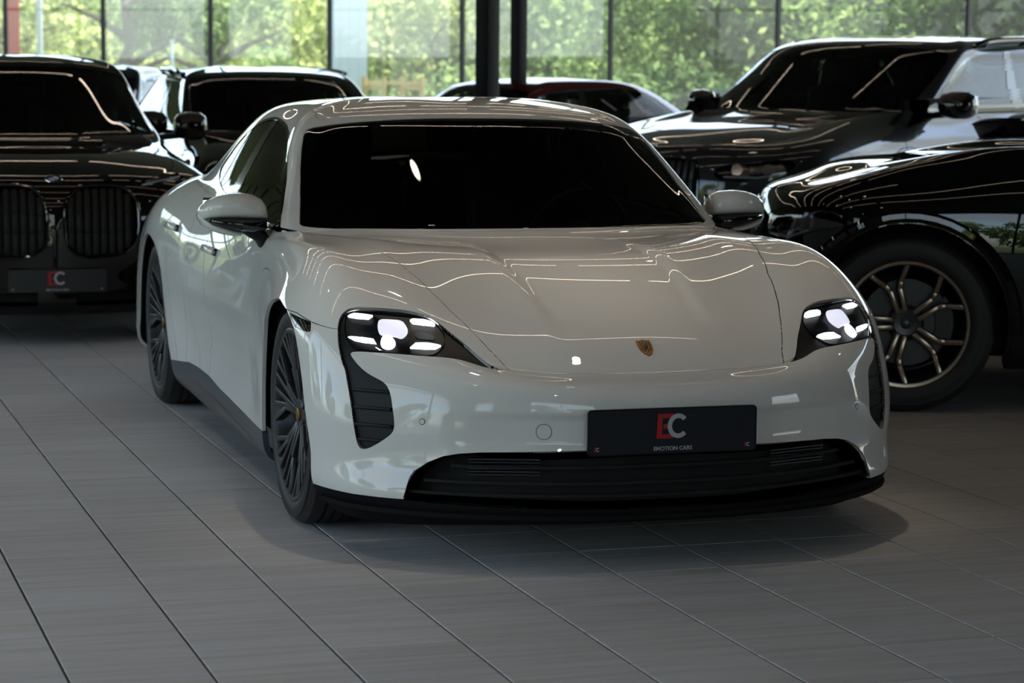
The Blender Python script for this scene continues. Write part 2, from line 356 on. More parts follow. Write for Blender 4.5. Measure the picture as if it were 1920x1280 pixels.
# ceiling with trapezoid ribs
slab('ceiling',H,H+.2,M_CEIL,.25)
ORD=['first','second','third','fourth','fifth','sixth','seventh','eighth']
M_STRIP=mat('strip_light',(1,.9,.8),.5,emit=(1,.80,.62),es=STRIP);M_SPOT=mat('spot_light',(1,.9,.8),.5,emit=(1,.88,.74),es=SPOT)
for k,x in enumerate((2.6,.72,-1.16,-3.25,-5.2,-7.3,-9.6,-12.2)):
    for j,(y0,y1) in enumerate(((-3.6,-1.9),(-1.75,-.1),(.05,1.9),(2.05,3.9),(4.05,6.2))):
        if (Vector((x,y1))-A0).dot(WN)>-1 or (x>-2 and y0>2):continue
        b=empty('strip_light',(x,(y0+y1)/2,HL),0,'warm LED strip light, %s ceiling row from the front, %s segment from the left'%(ORD[k],ORD[j]),'light','ceiling strip lights')
        MB().box((0,0,.012),(.05,y1-y0,.03)).build('housing',M_BLACK,b,angle=30)
        MB().box((0,0,-.006),(.013,y1-y0-.02,.008)).build('diffuser',M_STRIP,b,angle=30)
        for yy in (-.6,.6):MB().cyl((0,yy,.02),(0,yy,H-HL),.004,n=6).build('hanger',M_BLACK,b)
def downlight(nm,x,y,power,tx,ty,ang=70,col=(1,.86,.70)):
    b=empty('downlight',(x,y,HL+.05),0,'small round warm ceiling downlight above %s'%nm,'light','ceiling downlights')
    MB().cyl((0,0,.02),(0,0,.20),.07,n=20).cyl((0,0,.2),(0,0,H-HL-.05),.012,n=8).build('housing',M_BLACK,b)
    MB().cyl((0,0,.004),(0,0,.018),.055,n=20).build('diffuser',M_SPOT,b)
    if power:
        l=bpy.data.lights.new('lamp','SPOT');l.energy=power;l.color=col;l.spot_size=math.radians(ang);l.spot_blend=.8;l.shadow_soft_size=.05
        o=bpy.data.objects.new('lamp',l);link(o,b);o.location=(0,0,-.01);o.rotation_euler=Vector((tx-x,ty-y,-(HL+.05))).to_track_quat('-Z','Y').to_euler()
for d in DOWN:downlight(*d)
# walls: back glass, left glass, front wall part glass
M_GLASS=thin_glass('window_glass',(.90,.95,.93),1.5,haze=.02);M_FRAME=mat('window_frame',(.008,.010,.014),.5,spec=.2);M_FILM=None
def film():
    m=bpy.data.materials.new('frosted_film');m.use_nodes=True;nt,N,L=nodes(m);N.clear();o=N.new('ShaderNodeOutputMaterial');mx=N.new('ShaderNodeMixShader');t=N.new('ShaderNodeBsdfTransparent');d=N.new('ShaderNodeBsdfTranslucent');d2=N.new('ShaderNodeBsdfDiffuse');m2=N.new('ShaderNodeMixShader')
    for q in(d,d2):q.inputs[0].default_value=(.86,.93,.92,1)
    mx.inputs[0].default_value=.10;L.new(t.outputs[0],mx.inputs[1]);L.new(d.outputs[0],m2.inputs[1]);L.new(d2.outputs[0],m2.inputs[2]);m2.inputs[0].default_value=.3;L.new(m2.outputs[0],mx.inputs[2]);L.new(mx.outputs[0],o.inputs[0]);return m
M_FILM=film()
def W3(s,z,d=0):
    p=A0+WD*s+WN*d;return (p.x,p.y,z)
def facade(n,k0,k1,s0,pw,film_on):
    """one pane between two mullions"""
    f=tag(mk('window_%d'%n,[W3(s0+.03,.06),W3(s0+pw-.03,.06),W3(s0+pw-.03,H),W3(s0+.03,H)],[(0,1,2,3)],M_GLASS,smooth=False),kind='structure')
    m=MB();a=math.atan2(WD.y,WD.x);rot=Matrix.Rotation(a,3,'Z')
    m.box(W3(s0,H/2),(.032,.07,H),rot);m.box(W3(s0+pw/2,.03),(pw,.09,.06),rot);m.box(W3(s0+pw/2,H-.03),(pw,.09,.06),rot)
    m.build('mullion',M_FRAME,f)
    if film_on:
        a0,a1,z0=film_on
        tag(mk('frosted_film',[W3(s0+a0,z0,-.02),W3(s0+a1,z0,-.02),W3(s0+a1,H-.07,-.02),W3(s0+a0,H-.07,-.02)],[(0,1,2,3)],M_FILM,f,smooth=False))
S0=18.419;PW=2.5
FILM={-1:(.12,2.38,1.76),0:(.42,1.75,1.76),1:(.12,2.30,1.76),2:(.1,2.40,1.76)}
n=1
for k in range(-7,18):
    s=S0+k*PW
    if s<.3:continue
    if k>10:
        tag(MB().box(W3(s+PW/2,H/2),(PW,.12,H),Matrix.Rotation(math.atan2(WD.y,WD.x),3,'Z')).build('wall_back',M_WALL,None,angle=30),kind='structure');continue
    facade(n,0,0,s,PW,FILM.get(k));n+=1
def wallbox(name,p,d):tag(MB().box(p,d).build(name,M_WALL,None,angle=30),kind='structure')
# left glass wall (Y = -6) and front wall (X = 16)
for k in range(18):
    x=-38+k*3.0
    if x>XSOLID:
        tag(MB().box((x+1.5,-6.05,H/2),(3,.12,H)).build('wall_left',M_WALL,None,angle=30),kind='structure');continue
    hw=H if x<XTALL else HW
    if hw<H:tag(MB().box((x+1.5,-6.05,(H+hw)/2),(3,.12,H-hw)).build('wall_left',M_WALL,None,angle=30),kind='structure')
    f=tag(mk('window_%d'%n,[(x+.05,-6,.1),(x+2.95,-6,.1),(x+2.95,-6,hw),(x+.05,-6,hw)],[(0,1,2,3)],M_GLASS,smooth=False),kind='structure');n+=1
    m=MB();m.box((x,-6,H/2),(.07,.09,H));m.box((x+1.5,-6,.05),(3,.1,.1));m.box((x+1.5,-6,min(2.75,hw)),(3,.07,.05));m.build('mullion',M_FRAME,f)
for k in range(NFRONT):
    y=-6+k*3.0
    f=tag(mk('window_%d'%n,[(16,y+.05,.1),(16,y+2.95,.1),(16,y+2.95,H),(16,y+.05,H)],[(0,1,2,3)],M_GLASS,smooth=False),kind='structure');n+=1
    m=MB();m.box((16,y,H/2),(.09,.07,H));m.box((16,y+1.5,.05),(.1,3,.1));m.box((16,y+1.5,2.9),(.07,3,.05));m.build('mullion',M_FRAME,f)
wallbox('wall_front',(16.06,(21-6+3*NFRONT)/2,H/2),(.12,27-3*NFRONT,H))
# free-standing steel columns between the cars
for (x,y,r) in ((-11.1,2.99,.072),(-12.6,3.72,.055)):
    t=empty('steel_column',(x,y,0),math.radians(30),'%s black square steel column rising %s'%(('nearer','behind the white car roof') if r>.07 else ('farther','behind the dark red car')),'column')
    MB().box((0,0,H/2),(2*r,2*r,H),bev=.008).build('post',M_BLACK,t);MB().box((0,0,.01),(2*r+.16,2*r+.16,.02)).build('base_plate',M_BLACK,t)
# ---------------------------------------------------------------- outside
M_GRASS=mat('lawn',(.06,.11,.025),.9);M_ASPH=mat('asphalt',(.16,.16,.155),.9)
def ground():
    m=M_GRASS;nt,N,L=nodes(m);n=N.new('ShaderNodeTexNoise');n.inputs['Scale'].default_value=1.5;n.inputs['Detail'].default_value=6;r=N.new('ShaderNodeValToRGB');e=r.color_ramp.elements;e[0].color=(.03,.06,.012,1);e[1].color=(.14,.19,.05,1);L.new(n.outputs[0],r.inputs[0]);L.new(r.outputs[0],N['Principled BSDF'].inputs['Base Color'])
ground()
tag(mk('lawn',[(-120,-120,-.15),(120,-120,-.15),(120,120,-.15),(-120,120,-.15)],[(0,1,2,3)],M_GRASS,smooth=False),kind='structure')
def leafmat(name,c0,c1):
    m=bpy.data.materials.new(name);m.use_nodes=True;nt,N,L=nodes(m);N.clear();o=N.new('ShaderNodeOutputMaterial');mx=N.new('ShaderNodeMixShader');d=N.new('ShaderNodeBsdfDiffuse');t=N.new('ShaderNodeBsdfTranslucent');g=N.new('ShaderNodeNewGeometry');r=N.new('ShaderNodeValToRGB');e=r.color_ramp.elements;e[0].color=(*c0,1);e[1].color=(*c1,1)
    L.new(g.outputs['Random Per Island'],r.inputs[0])
    for q in(d,t):L.new(r.outputs[0],q.inputs[0])
    mx.inputs[0].default_value=.6;L.new(d.outputs[0],mx.inputs[1]);L.new(t.outputs[0],mx.inputs[2]);L.new(mx.outputs[0],o.inputs[0]);return m
LEAF=[leafmat('leaf_mid',(.11,.19,.05),(.34,.42,.17)),leafmat('leaf_yellow',(.22,.28,.08),(.56,.60,.27)),leafmat('leaf_dark',(.05,.10,.035),(.20,.27,.11))]
M_BARK=mat('bark',(.075,.06,.045),.9)
RN=np.random.default_rng(3)
def leaves(blobs,n,size):
    w=np.array([b[3]**2 for b in blobs]);w/=w.sum();i=RN.choice(len(blobs),n,p=w);B=np.array([b[:4] for b in blobs])[i]
    d=RN.normal(size=(n,3));d/=np.linalg.norm(d,axis=1,keepdims=True);c=B[:,:3]+d*(B[:,3]*RN.uniform(.55,1.08,n))[:,None]
    u=RN.normal(size=(n,3));u/=np.linalg.norm(u,axis=1,keepdims=True);v=np.cross(u,RN.normal(size=(n,3)));v/=np.linalg.norm(v,axis=1,keepdims=True);s=size*RN.uniform(.6,1.5,n)[:,None]
    V=np.stack([c-u*s,c+v*s*.55,c+u*s,c-v*s*.55],1).reshape(-1,3);F=np.arange(4*n).reshape(n,4);return V,F
def tree(name,x,y,h,spread,trunk,lm,label,n=3500,size=.11,low=.8,bare=False):
    t=empty(name,(x,y,-.15),R.uniform(0,6),label,'tree' if trunk>.05 else 'bush','trees and bushes outside the glass wall')
    m=MB();th=h*.75;path=[(R.uniform(-.1,.1)*k,R.uniform(-.1,.1)*k,th*k/5) for k in range(6)];m.tube(path,[max(trunk*(1-.13*k),.015) for k in range(6)],8)
    for k in range(6):
        z=th*R.uniform(.35,.95);a=R.uniform(0,6.28);L=spread*R.uniform(.5,.9);m.tube([(0,0,z),(math.cos(a)*L*.5,math.sin(a)*L*.5,z+L*.3),(math.cos(a)*L,math.sin(a)*L,z+L*.5)],[trunk*.45,trunk*.3,trunk*.12],6)
    m.build('trunk',M_BARK,t)
    bl=[]
    for k in range(16):
        z=R.uniform(low,h);rr=spread*math.sin(min(1,(h-z)/(h-low)*1.2+.25)*1.5708);a=R.uniform(0,6.28);q=rr*math.sqrt(R.random());bl.append((math.cos(a)*q,math.sin(a)*q,z,spread*R.uniform(.25,.5)))
    V,F=leaves(bl,n,size);mk('foliage',V,F,LEAF[lm],t,smooth=False)
    return t
TREES=[
(-39.58,1.52,4.30,2.2,.10,1,5000,.10,.3,'yellow green tree behind the red pillar at the far left pane'),
(-43.47,3.1,4.55,2.6,.12,0,6000,.10,.2,'mid green tree filling the pane left of the thick frame post'),
(-33.31,3.01,4.80,1.3,.17,2,2500,.10,2.6,'tall tree with dark thick trunk behind the frosted pane'),
(-48.35,6.17,4.55,2.8,.14,1,5000,.12,.6,'pale sunlit tree behind the second frosted pane'),
(-38.39,5.43,4.80,1.6,.20,0,3500,.10,2.0,'brown trunk tree beside the thin mullion'),
(-44.8,8.25,4.80,2.2,.12,1,5000,.11,.8,'bright tree with thin stems right of the frosted pane'),
(-46.88,10.96,4.55,2.6,.13,1,6000,.11,.4,'sunlit yellow tree above the wooden stake frame'),
(-38.51,9.8,4.30,1.7,.09,1,4500,.09,.6,'light green young tree right of the stake frame'),
(-42.37,11.44,4.55,1.8,.13,0,4500,.10,.8,'green tree left of the nearer steel column'),
(-40.69,12.17,4.55,2.2,.11,0,5000,.11,.4,'green tree between the two steel columns'),
(-38.97,13.06,4.55,2.6,.12,0,6000,.11,.3,'green tree above the dark red car'),
(-33.37,12.34,4.55,2.2,.13,2,6000,.10,.3,'dark green tree right of the dark red car'),
(-29.2,11.69,4.55,2.0,.12,0,6000,.09,.2,'leafy tree in front of the grey fence'),
(-31.52,13.62,4.80,2.2,.15,2,6500,.09,.2,'dense tree left of the thin mullion above the grey car'),
(-27.26,13.26,4.55,2.4,.12,0,6500,.09,.3,'green tree above the roof of the grey car'),
(-26.93,14.34,4.55,2.2,.12,2,6000,.09,.3,'dark tree above the roof bar of the grey car'),
(-24.1,14.1,4.55,2.2,.12,0,6000,.09,.3,'green tree near the right edge pane'),
(-23.82,15.02,4.55,2.2,.12,2,6000,.09,.3,'dark tree at the right edge of the glass wall'),
(-36.6,1.76,1.60,1.3,.02,0,2500,.09,.0,'low green bush under the red pillar'),
(-34.06,5.32,1.70,1.4,.02,0,2500,.09,.0,'low bush behind the black estate car roof'),
(-32.99,8.82,1.50,1.3,.02,0,2500,.08,.0,'low bush left of the nearer steel column'),
(-31.18,9.96,1.70,1.6,.02,2,3000,.08,.0,'dark low bush behind the dark red car roof'),
(-26.65,10.52,1.50,1.5,.02,2,3000,.08,.0,'dark low hedge bush in front of the fence'),
(-63.98,2.62,4.80,4.6,.25,0,14000,.19,.0,'large tree in the back row beyond the left edge'),
(-65.29,5.14,4.80,4.6,.25,1,14000,.19,.0,'large light green tree in the back row left'),
(-62.57,7.23,4.80,4.6,.25,0,14000,.19,.0,'large tree in the back row behind the dark trunk'),
(-63.8,10.04,4.80,4.6,.25,1,14000,.19,.0,'large yellow green tree in the back row'),
(-61.07,12.15,4.80,4.6,.25,0,14000,.19,.0,'large tree in the back row behind the black estate car'),
(-62.25,15.1,4.80,4.6,.25,1,14000,.19,.0,'large sunlit tree in the back row above the white car'),
(-57.66,16.52,4.80,4.4,.25,0,14000,.19,.0,'large tree in the back row behind the steel columns'),
(-55.04,18.28,4.80,4.4,.25,2,14000,.19,.0,'large dark tree in the back row behind the red car'),
(-50.6,19.2,4.80,4.2,.25,0,14000,.18,.0,'large tree in the back row behind the fence'),
(-46.29,19.72,4.80,4.0,.25,2,14000,.18,.0,'large dark tree in the back row left of the grey car'),
(-42.96,20.39,4.80,3.8,.25,0,14000,.17,.0,'large tree in the back row above the grey car'),
(-39.67,20.97,4.55,3.6,.25,2,14000,.17,.0,'large dark tree in the back row right'),
(-37.36,21.72,4.30,3.4,.25,0,14000,.17,.0,'large tree in the back row at the right edge'),
]
for (x,y,h,sp,tr,lm,n,size,low,lab) in TREES:
    tree('tree' if tr>.05 else 'bush',x,y,h,sp,tr,lm,lab,n,size,low)

M_REDP=mat('red_banner',(.45,.05,.03),.6);M_POST=mat('pale_post',(.62,.68,.72),.5);M_WOOD=mat('pale_wood',(.50,.36,.14),.7);M_BOARD=mat('white_board',(.55,.60,.62),.6);M_FEN=mat('fence_grey',(.16,.20,.19),.6)
x,y=-37.32,1.46;t=empty('red_banner',(x,y,-.15),-.25,'tall red banner on a post behind the far left pane','banner');MB().box((0,0,3),(.03,.26,5.2)).build('cloth',M_REDP,t);MB().cyl((0,-.15,0),(0,-.15,6),.03).build('post',M_POST,t)
x,y=-36.16,1.84;t=empty('lamp_post',(x,y,-.15),0,'pale slim lamp post right of the red banner','post');MB().cyl((0,0,0),(0,0,6),.055,.045).build('post',M_POST,t);MB().cyl((0,0,0),(0,0,.3),.09).build('base',M_POST,t)
x,y=-32.48,3.69;t=empty('thin_post',(x,y,-.15),0,'thin pale post behind the frosted pane above the estate car','post');MB().cyl((0,0,0),(0,0,2.25),.03).build('post',M_POST,t);MB().cyl((0,0,2.25),(0,0,2.28),.04).build('cap',M_POST,t)
x,y=-34.52,7.22;t=empty('white_board',(x,y,-.15),math.radians(-72),'tall white panelled board standing outside left of the wooden stake frame','board')
for k in range(4):MB().box((-.30+.20*k,0,2.6),(.195,.05,5.2),bev=.004).build('panel',M_BOARD,t)
MB().box((0,-.05,1.2),(.8,.05,.08)).build('rail',M_POST,t)
x,y=-29.45,6.78;t=empty('stake_frame',(x,y,-.15),math.radians(-72),'pale wooden stake frame holding a young tree outside','frame')
for k,(px_,py_) in enumerate(((-.38,-.3),(.34,-.3),(-.38,.3),(.34,.3))):MB().cyl((px_,py_,0),(px_,py_,1.68),.042,n=10).build('stake',M_WOOD,t)
for a_,b_ in(((-.42,-.3,1.58),(.38,-.3,1.58)),((-.42,.3,1.58),(.38,.3,1.58)),((-.38,-.34,1.5),(-.38,.34,1.5)),((.34,-.34,1.5),(.34,.34,1.5))):MB().bar(a_,b_,.03,.07).build('rail',M_WOOD,t)
x0,y0=-30.35,10.66;x1,y1=-24.02,10.94;t=empty('bar_fence',(x0,y0,-.15),0,'grey metal bar fence among the trees right of the red car','fence');d=Vector((x1-x0,y1-y0));L=d.length;d.normalize()
nb=int(L/.14)
m0=None
for k in range(nb):
    p=d*(k*.14)
    if m0 is None:o=MB().box((0,0,.8),(.022,.022,1.5)).build('bar',M_FEN,t);m0=o.data
    else:o=bpy.data.objects.new('bar',m0);link(o,t)
    o.location=(p.x,p.y,0)
for z in(.25,1.45):MB().bar((0,0,z),(d.x*L,d.y*L,z),.03,.04).build('rail',M_FEN,t)
for i,(x,y,h,sp,lm) in enumerate(((-34,-24,6,2.6,0),(-25,-26,7,2.8,1),(-16,-25,5.5,2.4,0),(-7,-27,6.5,2.8,2),(3,-25,5.5,2.6,0),(13,-26,6,2.6,1),(31,-9,6.5,2.8,0),(32,-2,6,2.6,1))):
    tree('tree',x,y,h,sp,.16,lm,'%s tree %s outside the side glass wall'%(['mid green','yellow green','dark green'][lm],['first and farthest back','second from the back','third from the back','fourth from the back','fifth from the back','nearest the camera','ahead of the front pane','last by the front wall'][i]),3500,.22,.8)
# ---------------- body net and panel lines of the white saloon (mm / surface parameters)
COUPE_NET=[860,0,121,850,220,119,811,420,116,737,581,110,635,705,100,506,809,97,331,869,107,0,884,115,-360,871,119,-750,860,121,-1200,860,122,-1750,860,122,-2300,869,122,-2900,880,131,-3300,860,170,-3600,780,200,-3780,450,200,-3800,0,200,1000,0,165,987,220,164,938,421,168,859,602,173,762,742,178,619,874,192,360,947,192,0,949,191,-360,929,170,-750,908,151,-1200,901,151,-1750,904,152,-2300,923,183,-2900,953,204,-3299,944,234,-3647,846,274,-3846,499,283,-3897,0,282,986,0,290,973,220,291,928,421,291,847,601,290,746,742,289,607,874,289,379,955,290,0,965,290,-360,937,290,-750,921,290,-1200,909,290,-1750,911,291,-2301,938,301,-2900,966,311,-3299,950,330,-3642,864,361,-3890,497,383,-3954,0,382,985,0,420,966,220,420,917,411,420,836,600,420,732,743,420,598,882,419,380,971,420,0,977,430,-360,939,430,-750,928,430,-1200,917,430,-1750,925,431,-2301,950,441,-2900,970,461,-3298,947,480,-3648,863,501,-3905,495,522,-3981,0,521,954,0,519,939,220,524,893,410,534,798,599,553,678,748,568,530,880,580,341,962,582,0,987,580,-360,936,580,-750,923,579,-1200,913,579,-1750,922,579,-2301,952,599,-2900,969,619,-3298,938,637,-3646,848,676,-3912,493,717,-3990,0,719,863,0,559,848,220,561,802,420,568,686,599,623,579,734,663,454,860,696,284,937,711,0,959,712,-360,928,701,-750,887,699,-1200,882,699,-1750,897,719,-2300,936,739,-2900,954,757,-3298,910,771,-3640,804,805,-3868,445,849,-3932,0,863,761,0,624,748,220,627,693,419,634,565,599,700,441,711,753,306,794,815,155,841,852,-29,861,857,-380,863,849,-750,860,831,-1200,852,821,-1750,864,832,-2299,897,855,-2900,906,881,-3300,839,880,-3598,698,887,-3798,399,896,-3848,0,901,551,0,725,539,220,722,477,400,733,359,550,782,222,650,839,52,710,872,-99,756,885,-250,786,885,-500,818,879,-800,831,867,-1200,828,880,-1750,829,896,-2299,847,922,-2851,832,955,-3202,715,958,-3451,551,953,-3600,300,950,-3649,0,944,100,0,861,90,220,862,20,380,870,-80,500,882,-200,579,894,-320,644,895,-440,699,895,-531,743,895,-681,786,898,-869,819,891,-1201,818,897,-1750,814,929,-2299,808,962,-2750,775,991,-3001,653,1004,-3201,471,1004,-3301,250,993,-3330,0,982,-422,0,896,-426,220,896,-460,380,896,-518,521,898,-557,641,898,-597,722,897,-626,768,898,-677,803,898,-759,814,902,-930,818,915,-1300,815,937,-1750,806,956,-2300,788,982,-2653,743,1007,-2857,629,1024,-2985,453,1030,-3053,250,1021,-3070,0,1010,-756,0,1133,-757,220,1132,-779,400,1121,-817,542,1104,-855,634,1092,-879,682,1086,-898,710,1087,-931,733,1084,-1000,738,1085,-1120,730,1101,-1400,723,1123,-1750,718,1136,-2202,703,1138,-2506,647,1140,-2629,536,1151,-2687,382,1152,-2724,200,1149,-2740,0,1141,-1002,0,1272,-1006,220,1271,-1029,400,1264,-1068,522,1255,-1098,580,1248,-1122,615,1245,-1146,634,1247,-1178,647,1248,-1240,644,1252,-1340,632,1261,-1500,623,1274,-1751,619,1285,-2054,604,1284,-2256,541,1271,-2335,443,1266,-2373,321,1263,-2402,170,1258,-2410,0,1253,-1200,0,1322,-1200,180,1320,-1220,330,1315,-1250,431,1310,-1270,472,1308,-1290,499,1311,-1309,510,1315,-1339,516,1319,-1389,515,1321,-1459,510,1325,-1570,499,1330,-1750,490,1333,-1923,465,1331,-2023,413,1324,-2072,341,1315,-2101,240,1311,-2120,130,1308,-2130,0,1304,-1420,0,1344,-1430,120,1346,-1450,220,1345,-1480,270,1344,-1500,291,1344,-1520,301,1345,-1540,306,1347,-1560,308,1348,-1590,308,1349,-1620,306,1352,-1670,301,1350,-1750,291,1348,-1800,271,1348,-1831,230,1348,-1851,180,1345,-1870,130,1342,-1885,70,1340,-1890,0,1338,-1550,0,1352,-1560,0,1350,-1575,0,1352,-1590,0,1352,-1600,0,1350,-1610,0,1348,-1620,0,1347,-1635,0,1347,-1650,0,1349,-1665,0,1351,-1680,0,1351,-1700,0,1348,-1715,0,1345,-1730,0,1345,-1745,0,1345,-1760,0,1347,-1775,0,1348,-1780,0,1352]
COUPE_CUT={'black':[(4.88,2.14),(4.95,2.31),(5.25,2.44),(5.57,2.57),(5.78,2.74),(5.97,2.92),(6.05,3.05),(6.05,3.25),(5.93,3.6),(5.71,4.05),(5.53,4.41),(5.4,4.7),(5.3,4.87),(5.19,4.97),(5.05,5.04),(4.87,5.06),(4.64,5.05),(4.35,5.03),(4.14,5.0),(3.98,4.97),(3.86,4.92),(3.67,4.9),(3.46,4.88),(3.23,4.86),(2.95,4.85),(2.65,4.83),(2.45,4.8),(2.37,4.75),(2.37,4.69),(2.41,4.59),(2.54,4.42),(2.69,4.25),(2.78,4.17),(2.88,4.13),(3.06,4.12),(3.26,4.13),(3.42,4.13),(3.58,4.15),(3.67,4.19),(3.73,4.25),(3.78,4.36),(3.84,4.49),(3.91,4.58),(4.0,4.67),(4.1,4.74),(4.18,4.79),(4.23,4.79),(4.26,4.74),(4.3,4.61),(4.34,4.36),(4.41,4.01),(4.48,3.64),(4.58,3.28),(4.69,3.02),(4.78,2.8),(4.78,2.66),(4.76,2.49),(4.8,2.34),(4.88,2.14)],'lens':[(4.95,4.94),(5.12,4.94),(5.22,4.89),(5.36,4.65),(5.53,4.25),(5.72,3.82),(5.92,3.4),(6.04,3.09),(5.94,2.94),(5.71,2.88),(5.36,2.93),(4.95,3.11),(4.68,3.29),(4.56,3.61),(4.46,4.06),(4.39,4.5),(4.35,4.75),(4.48,4.84),(4.68,4.91)],'drl1':[(5.12,4.9),(5.2,4.85),(5.27,4.77),(5.33,4.58),(5.39,4.36),(5.23,4.45),(5.15,4.69)],'drl2':[(5.71,3.53),(5.81,3.46),(5.96,3.21),(5.99,3.07),(5.93,3.0),(5.85,3.02),(5.72,3.24),(5.62,3.47)],'drl3':[(4.63,4.86),(4.68,4.78),(4.73,4.55),(4.76,4.36),(4.61,4.31),(4.56,4.55),(4.56,4.72)],'drl4':[(5.0,3.55),(5.14,3.29),(5.2,3.1),(5.21,3.02),(4.98,3.15),(4.85,3.35),(4.74,3.68)],'proj':[(5.36,4.23),(5.48,3.98),(5.6,3.71),(5.47,3.64),(5.33,3.62),(5.16,3.69),(4.98,3.81),(5.01,3.93),(4.9,4.22),(5.03,4.27),(5.2,4.27)],'low':[(4.87,4.19),(4.93,4.15),(4.97,4.04),(4.88,3.96),(4.77,3.94),(4.6,4.01),(4.52,4.12),(4.56,4.23),(4.71,4.23)],'blue1':[(5.05,4.55),(5.16,4.28),(4.95,4.27),(4.88,4.47),(4.95,4.55)],'blue2':[(5.4,3.46),(5.49,3.28),(5.54,3.12),(5.35,3.09),(5.24,3.29),(5.15,3.51)],'marker':[(4.86,6.45),(4.81,6.05),(4.78,5.73),(4.58,5.71),(4.54,5.77),(4.6,6.16),(4.75,6.32)],'markseam':[(4.78,5.7),(4.75,5.41),(4.74,5.18),(4.76,5.04)],'vent':[(5.49,8.63),(5.44,8.27),(5.3,8.14),(5.2,8.08),(5.03,8.13),(4.79,8.27),(4.52,8.36),(4.3,8.4),(4.33,8.5),(4.56,8.65),(4.94,8.83),(5.22,8.85),(5.39,8.8)],'doorF':[(5.45,9.05),(4.93,8.95),(3.85,8.56),(2.87,8.54),(2.07,8.59),(1.6,8.49)],'doorB':[(5.86,11.12),(4.83,11.07),(3.94,10.87),(3.42,10.76),(3.08,10.68),(2.77,10.77),(2.53,10.9)],'skirt':[(1.59,12.15),(1.85,11.6),(1.88,11.28),(1.86,10.89),(1.74,10.42),(1.67,9.81),(1.62,8.97),(1.59,8.22)],'slot':[(1.07,11.94),(1.47,11.44),(1.47,10.77),(1.36,10.22),(1.26,9.94),(1.15,8.78),(0.98,9.16),(1.07,10.33),(1.17,11.41)],'archR':[(3.2,13.55),(4.41,13.51),(4.84,13.19),(4.92,12.92),(4.73,12.61),(4.27,12.38),(3.61,12.26),(2.85,12.21),(1.99,12.19),(1.63,12.14)],'archF':[(1.04,5.8),(1.79,5.83),(2.76,5.85),(3.4,5.9),(3.95,6.01),(4.51,6.14),(4.85,6.43),(5.04,6.96),(5.04,7.26),(4.94,7.49),(4.71,7.62),(4.16,7.89),(3.64,8.05),(2.19,8.18),(1.08,8.12)],'handleF':[(5.3,10.89)],'handleR':[(5.49,12.16)],'sensor':[(3.04,3.62)],'tow':[(2.89,1.78)],'dlo':[(7.53,8.24),(9.7,6.86),(10.36,7.81),(10.63,8.66),(10.77,9.41),(10.85,10.06),(10.89,10.69),(10.83,11.06),(10.68,11.5),(10.38,11.87),(10.11,12.02),(9.8,12.04),(9.51,12.05),(9.28,11.83),(9.03,11.45),(8.95,11.28)],'grille':[(1.2,4.01),(1.59,3.94),(1.81,3.88),(1.95,3.8),(2.16,3.56),(2.32,3.27),(2.39,3.0),(2.43,2.67),(2.46,1.53),(2.47,1.12)],'lipR':[(1.01,5.83),(1.05,5.38),(1.07,4.94),(1.13,4.54),(1.2,4.02)],'hoodF':[(4.95,2.07),(5.08,1.73),(5.05,1.17),(5.01,0.43)],'hoodR':[(4.95,2.07),(5.45,2.15),(5.82,2.28),(6.04,2.37),(6.33,2.53),(6.5,2.68),(6.72,2.89),(7.01,3.27),(7.21,3.89),(7.32,4.73),(7.5,5.73),(7.52,7.04)],'ws':[(7.56,7.79),(9.53,5.71),(10.12,5.8),(10.58,5.8),(10.83,5.59),(10.98,4.88),(11.02,2.92),(11.06,1.55),(11.09,0.56)],'cowl':[(7.56,7.79),(8.94,3.81),(9.01,2.29),(9.03,0.75)]}
# ---------------------------------------------------------------- shared car materials
def paint(name,c,rough=.4,metal=0,coat=1.,spec=.0):
    return mat(name,c,rough,metal,coat,coat_rough=.012,spec=spec)
M_WHITE=paint('white_paint',(.73,.715,.685),.45);M_GLOSS=mat('gloss_black',(.004,.004,.005),.08,coat=.5);M_PLASTIC=mat('black_plastic',(.007,.007,.008),.5,spec=.25);M_DARK=mat('cavity_black',(.003,.003,.003),.8)
M_RUBBER=mat('tyre_rubber',(.013,.013,.014),.55);M_RIM=mat('dark_alloy',(.075,.08,.09),.33,.85);M_DISC=mat('brake_steel',(.07,.07,.072),.4,1);M_CALIPER=mat('caliper_black',(.01,.01,.01),.3)
M_WS=thin_glass('tinted_windscreen',(.42,.46,.44),1.45);M_SIDE=thin_glass('tinted_side_glass',(.14,.165,.155),1.6);M_LENS=thin_glass('clear_lens',(.93,.94,.96),1.45)
M_GOLD=mat('crest_gold',(.24,.13,.035),.4,.7);M_RED=mat('logo_red',(.42,.012,.01),.5);M_SILVER=mat('logo_silver',(.42,.43,.47),.5);M_PLATE=mat('plate_navy',(.008,.010,.017),.35);M_CHROME=mat('chrome',(.75,.75,.76),.06,1)
M_SKIRT=mat('satin_grey',(.040,.055,.075),.35,.2,.4);M_SEAT=mat('seat_leather',(.012,.012,.012),.55);M_TRIM=mat('cabin_trim',(.02,.019,.017),.7);M_BEIGE=mat('cabin_beige',(.16,.14,.10),.7)
M_DRL=mat('lit_led',(1,1,1),.4,emit=(.93,.97,1),es=LEDS);M_BEAM=mat('lit_projector',(1,1,1),.3,emit=(.84,.85,1),es=BEAM);M_BLUE=mat('lens_blue',(.03,.06,.085),.2,.3)
M_LIP=mat('lip_plastic',(.008,.008,.009),.75,spec=.08);M_LAMPB=mat('lamp_black',(.004,.004,.005),.35,spec=.3);M_MIRROR=mat('mirror_glass',(.8,.8,.8),.02,1)
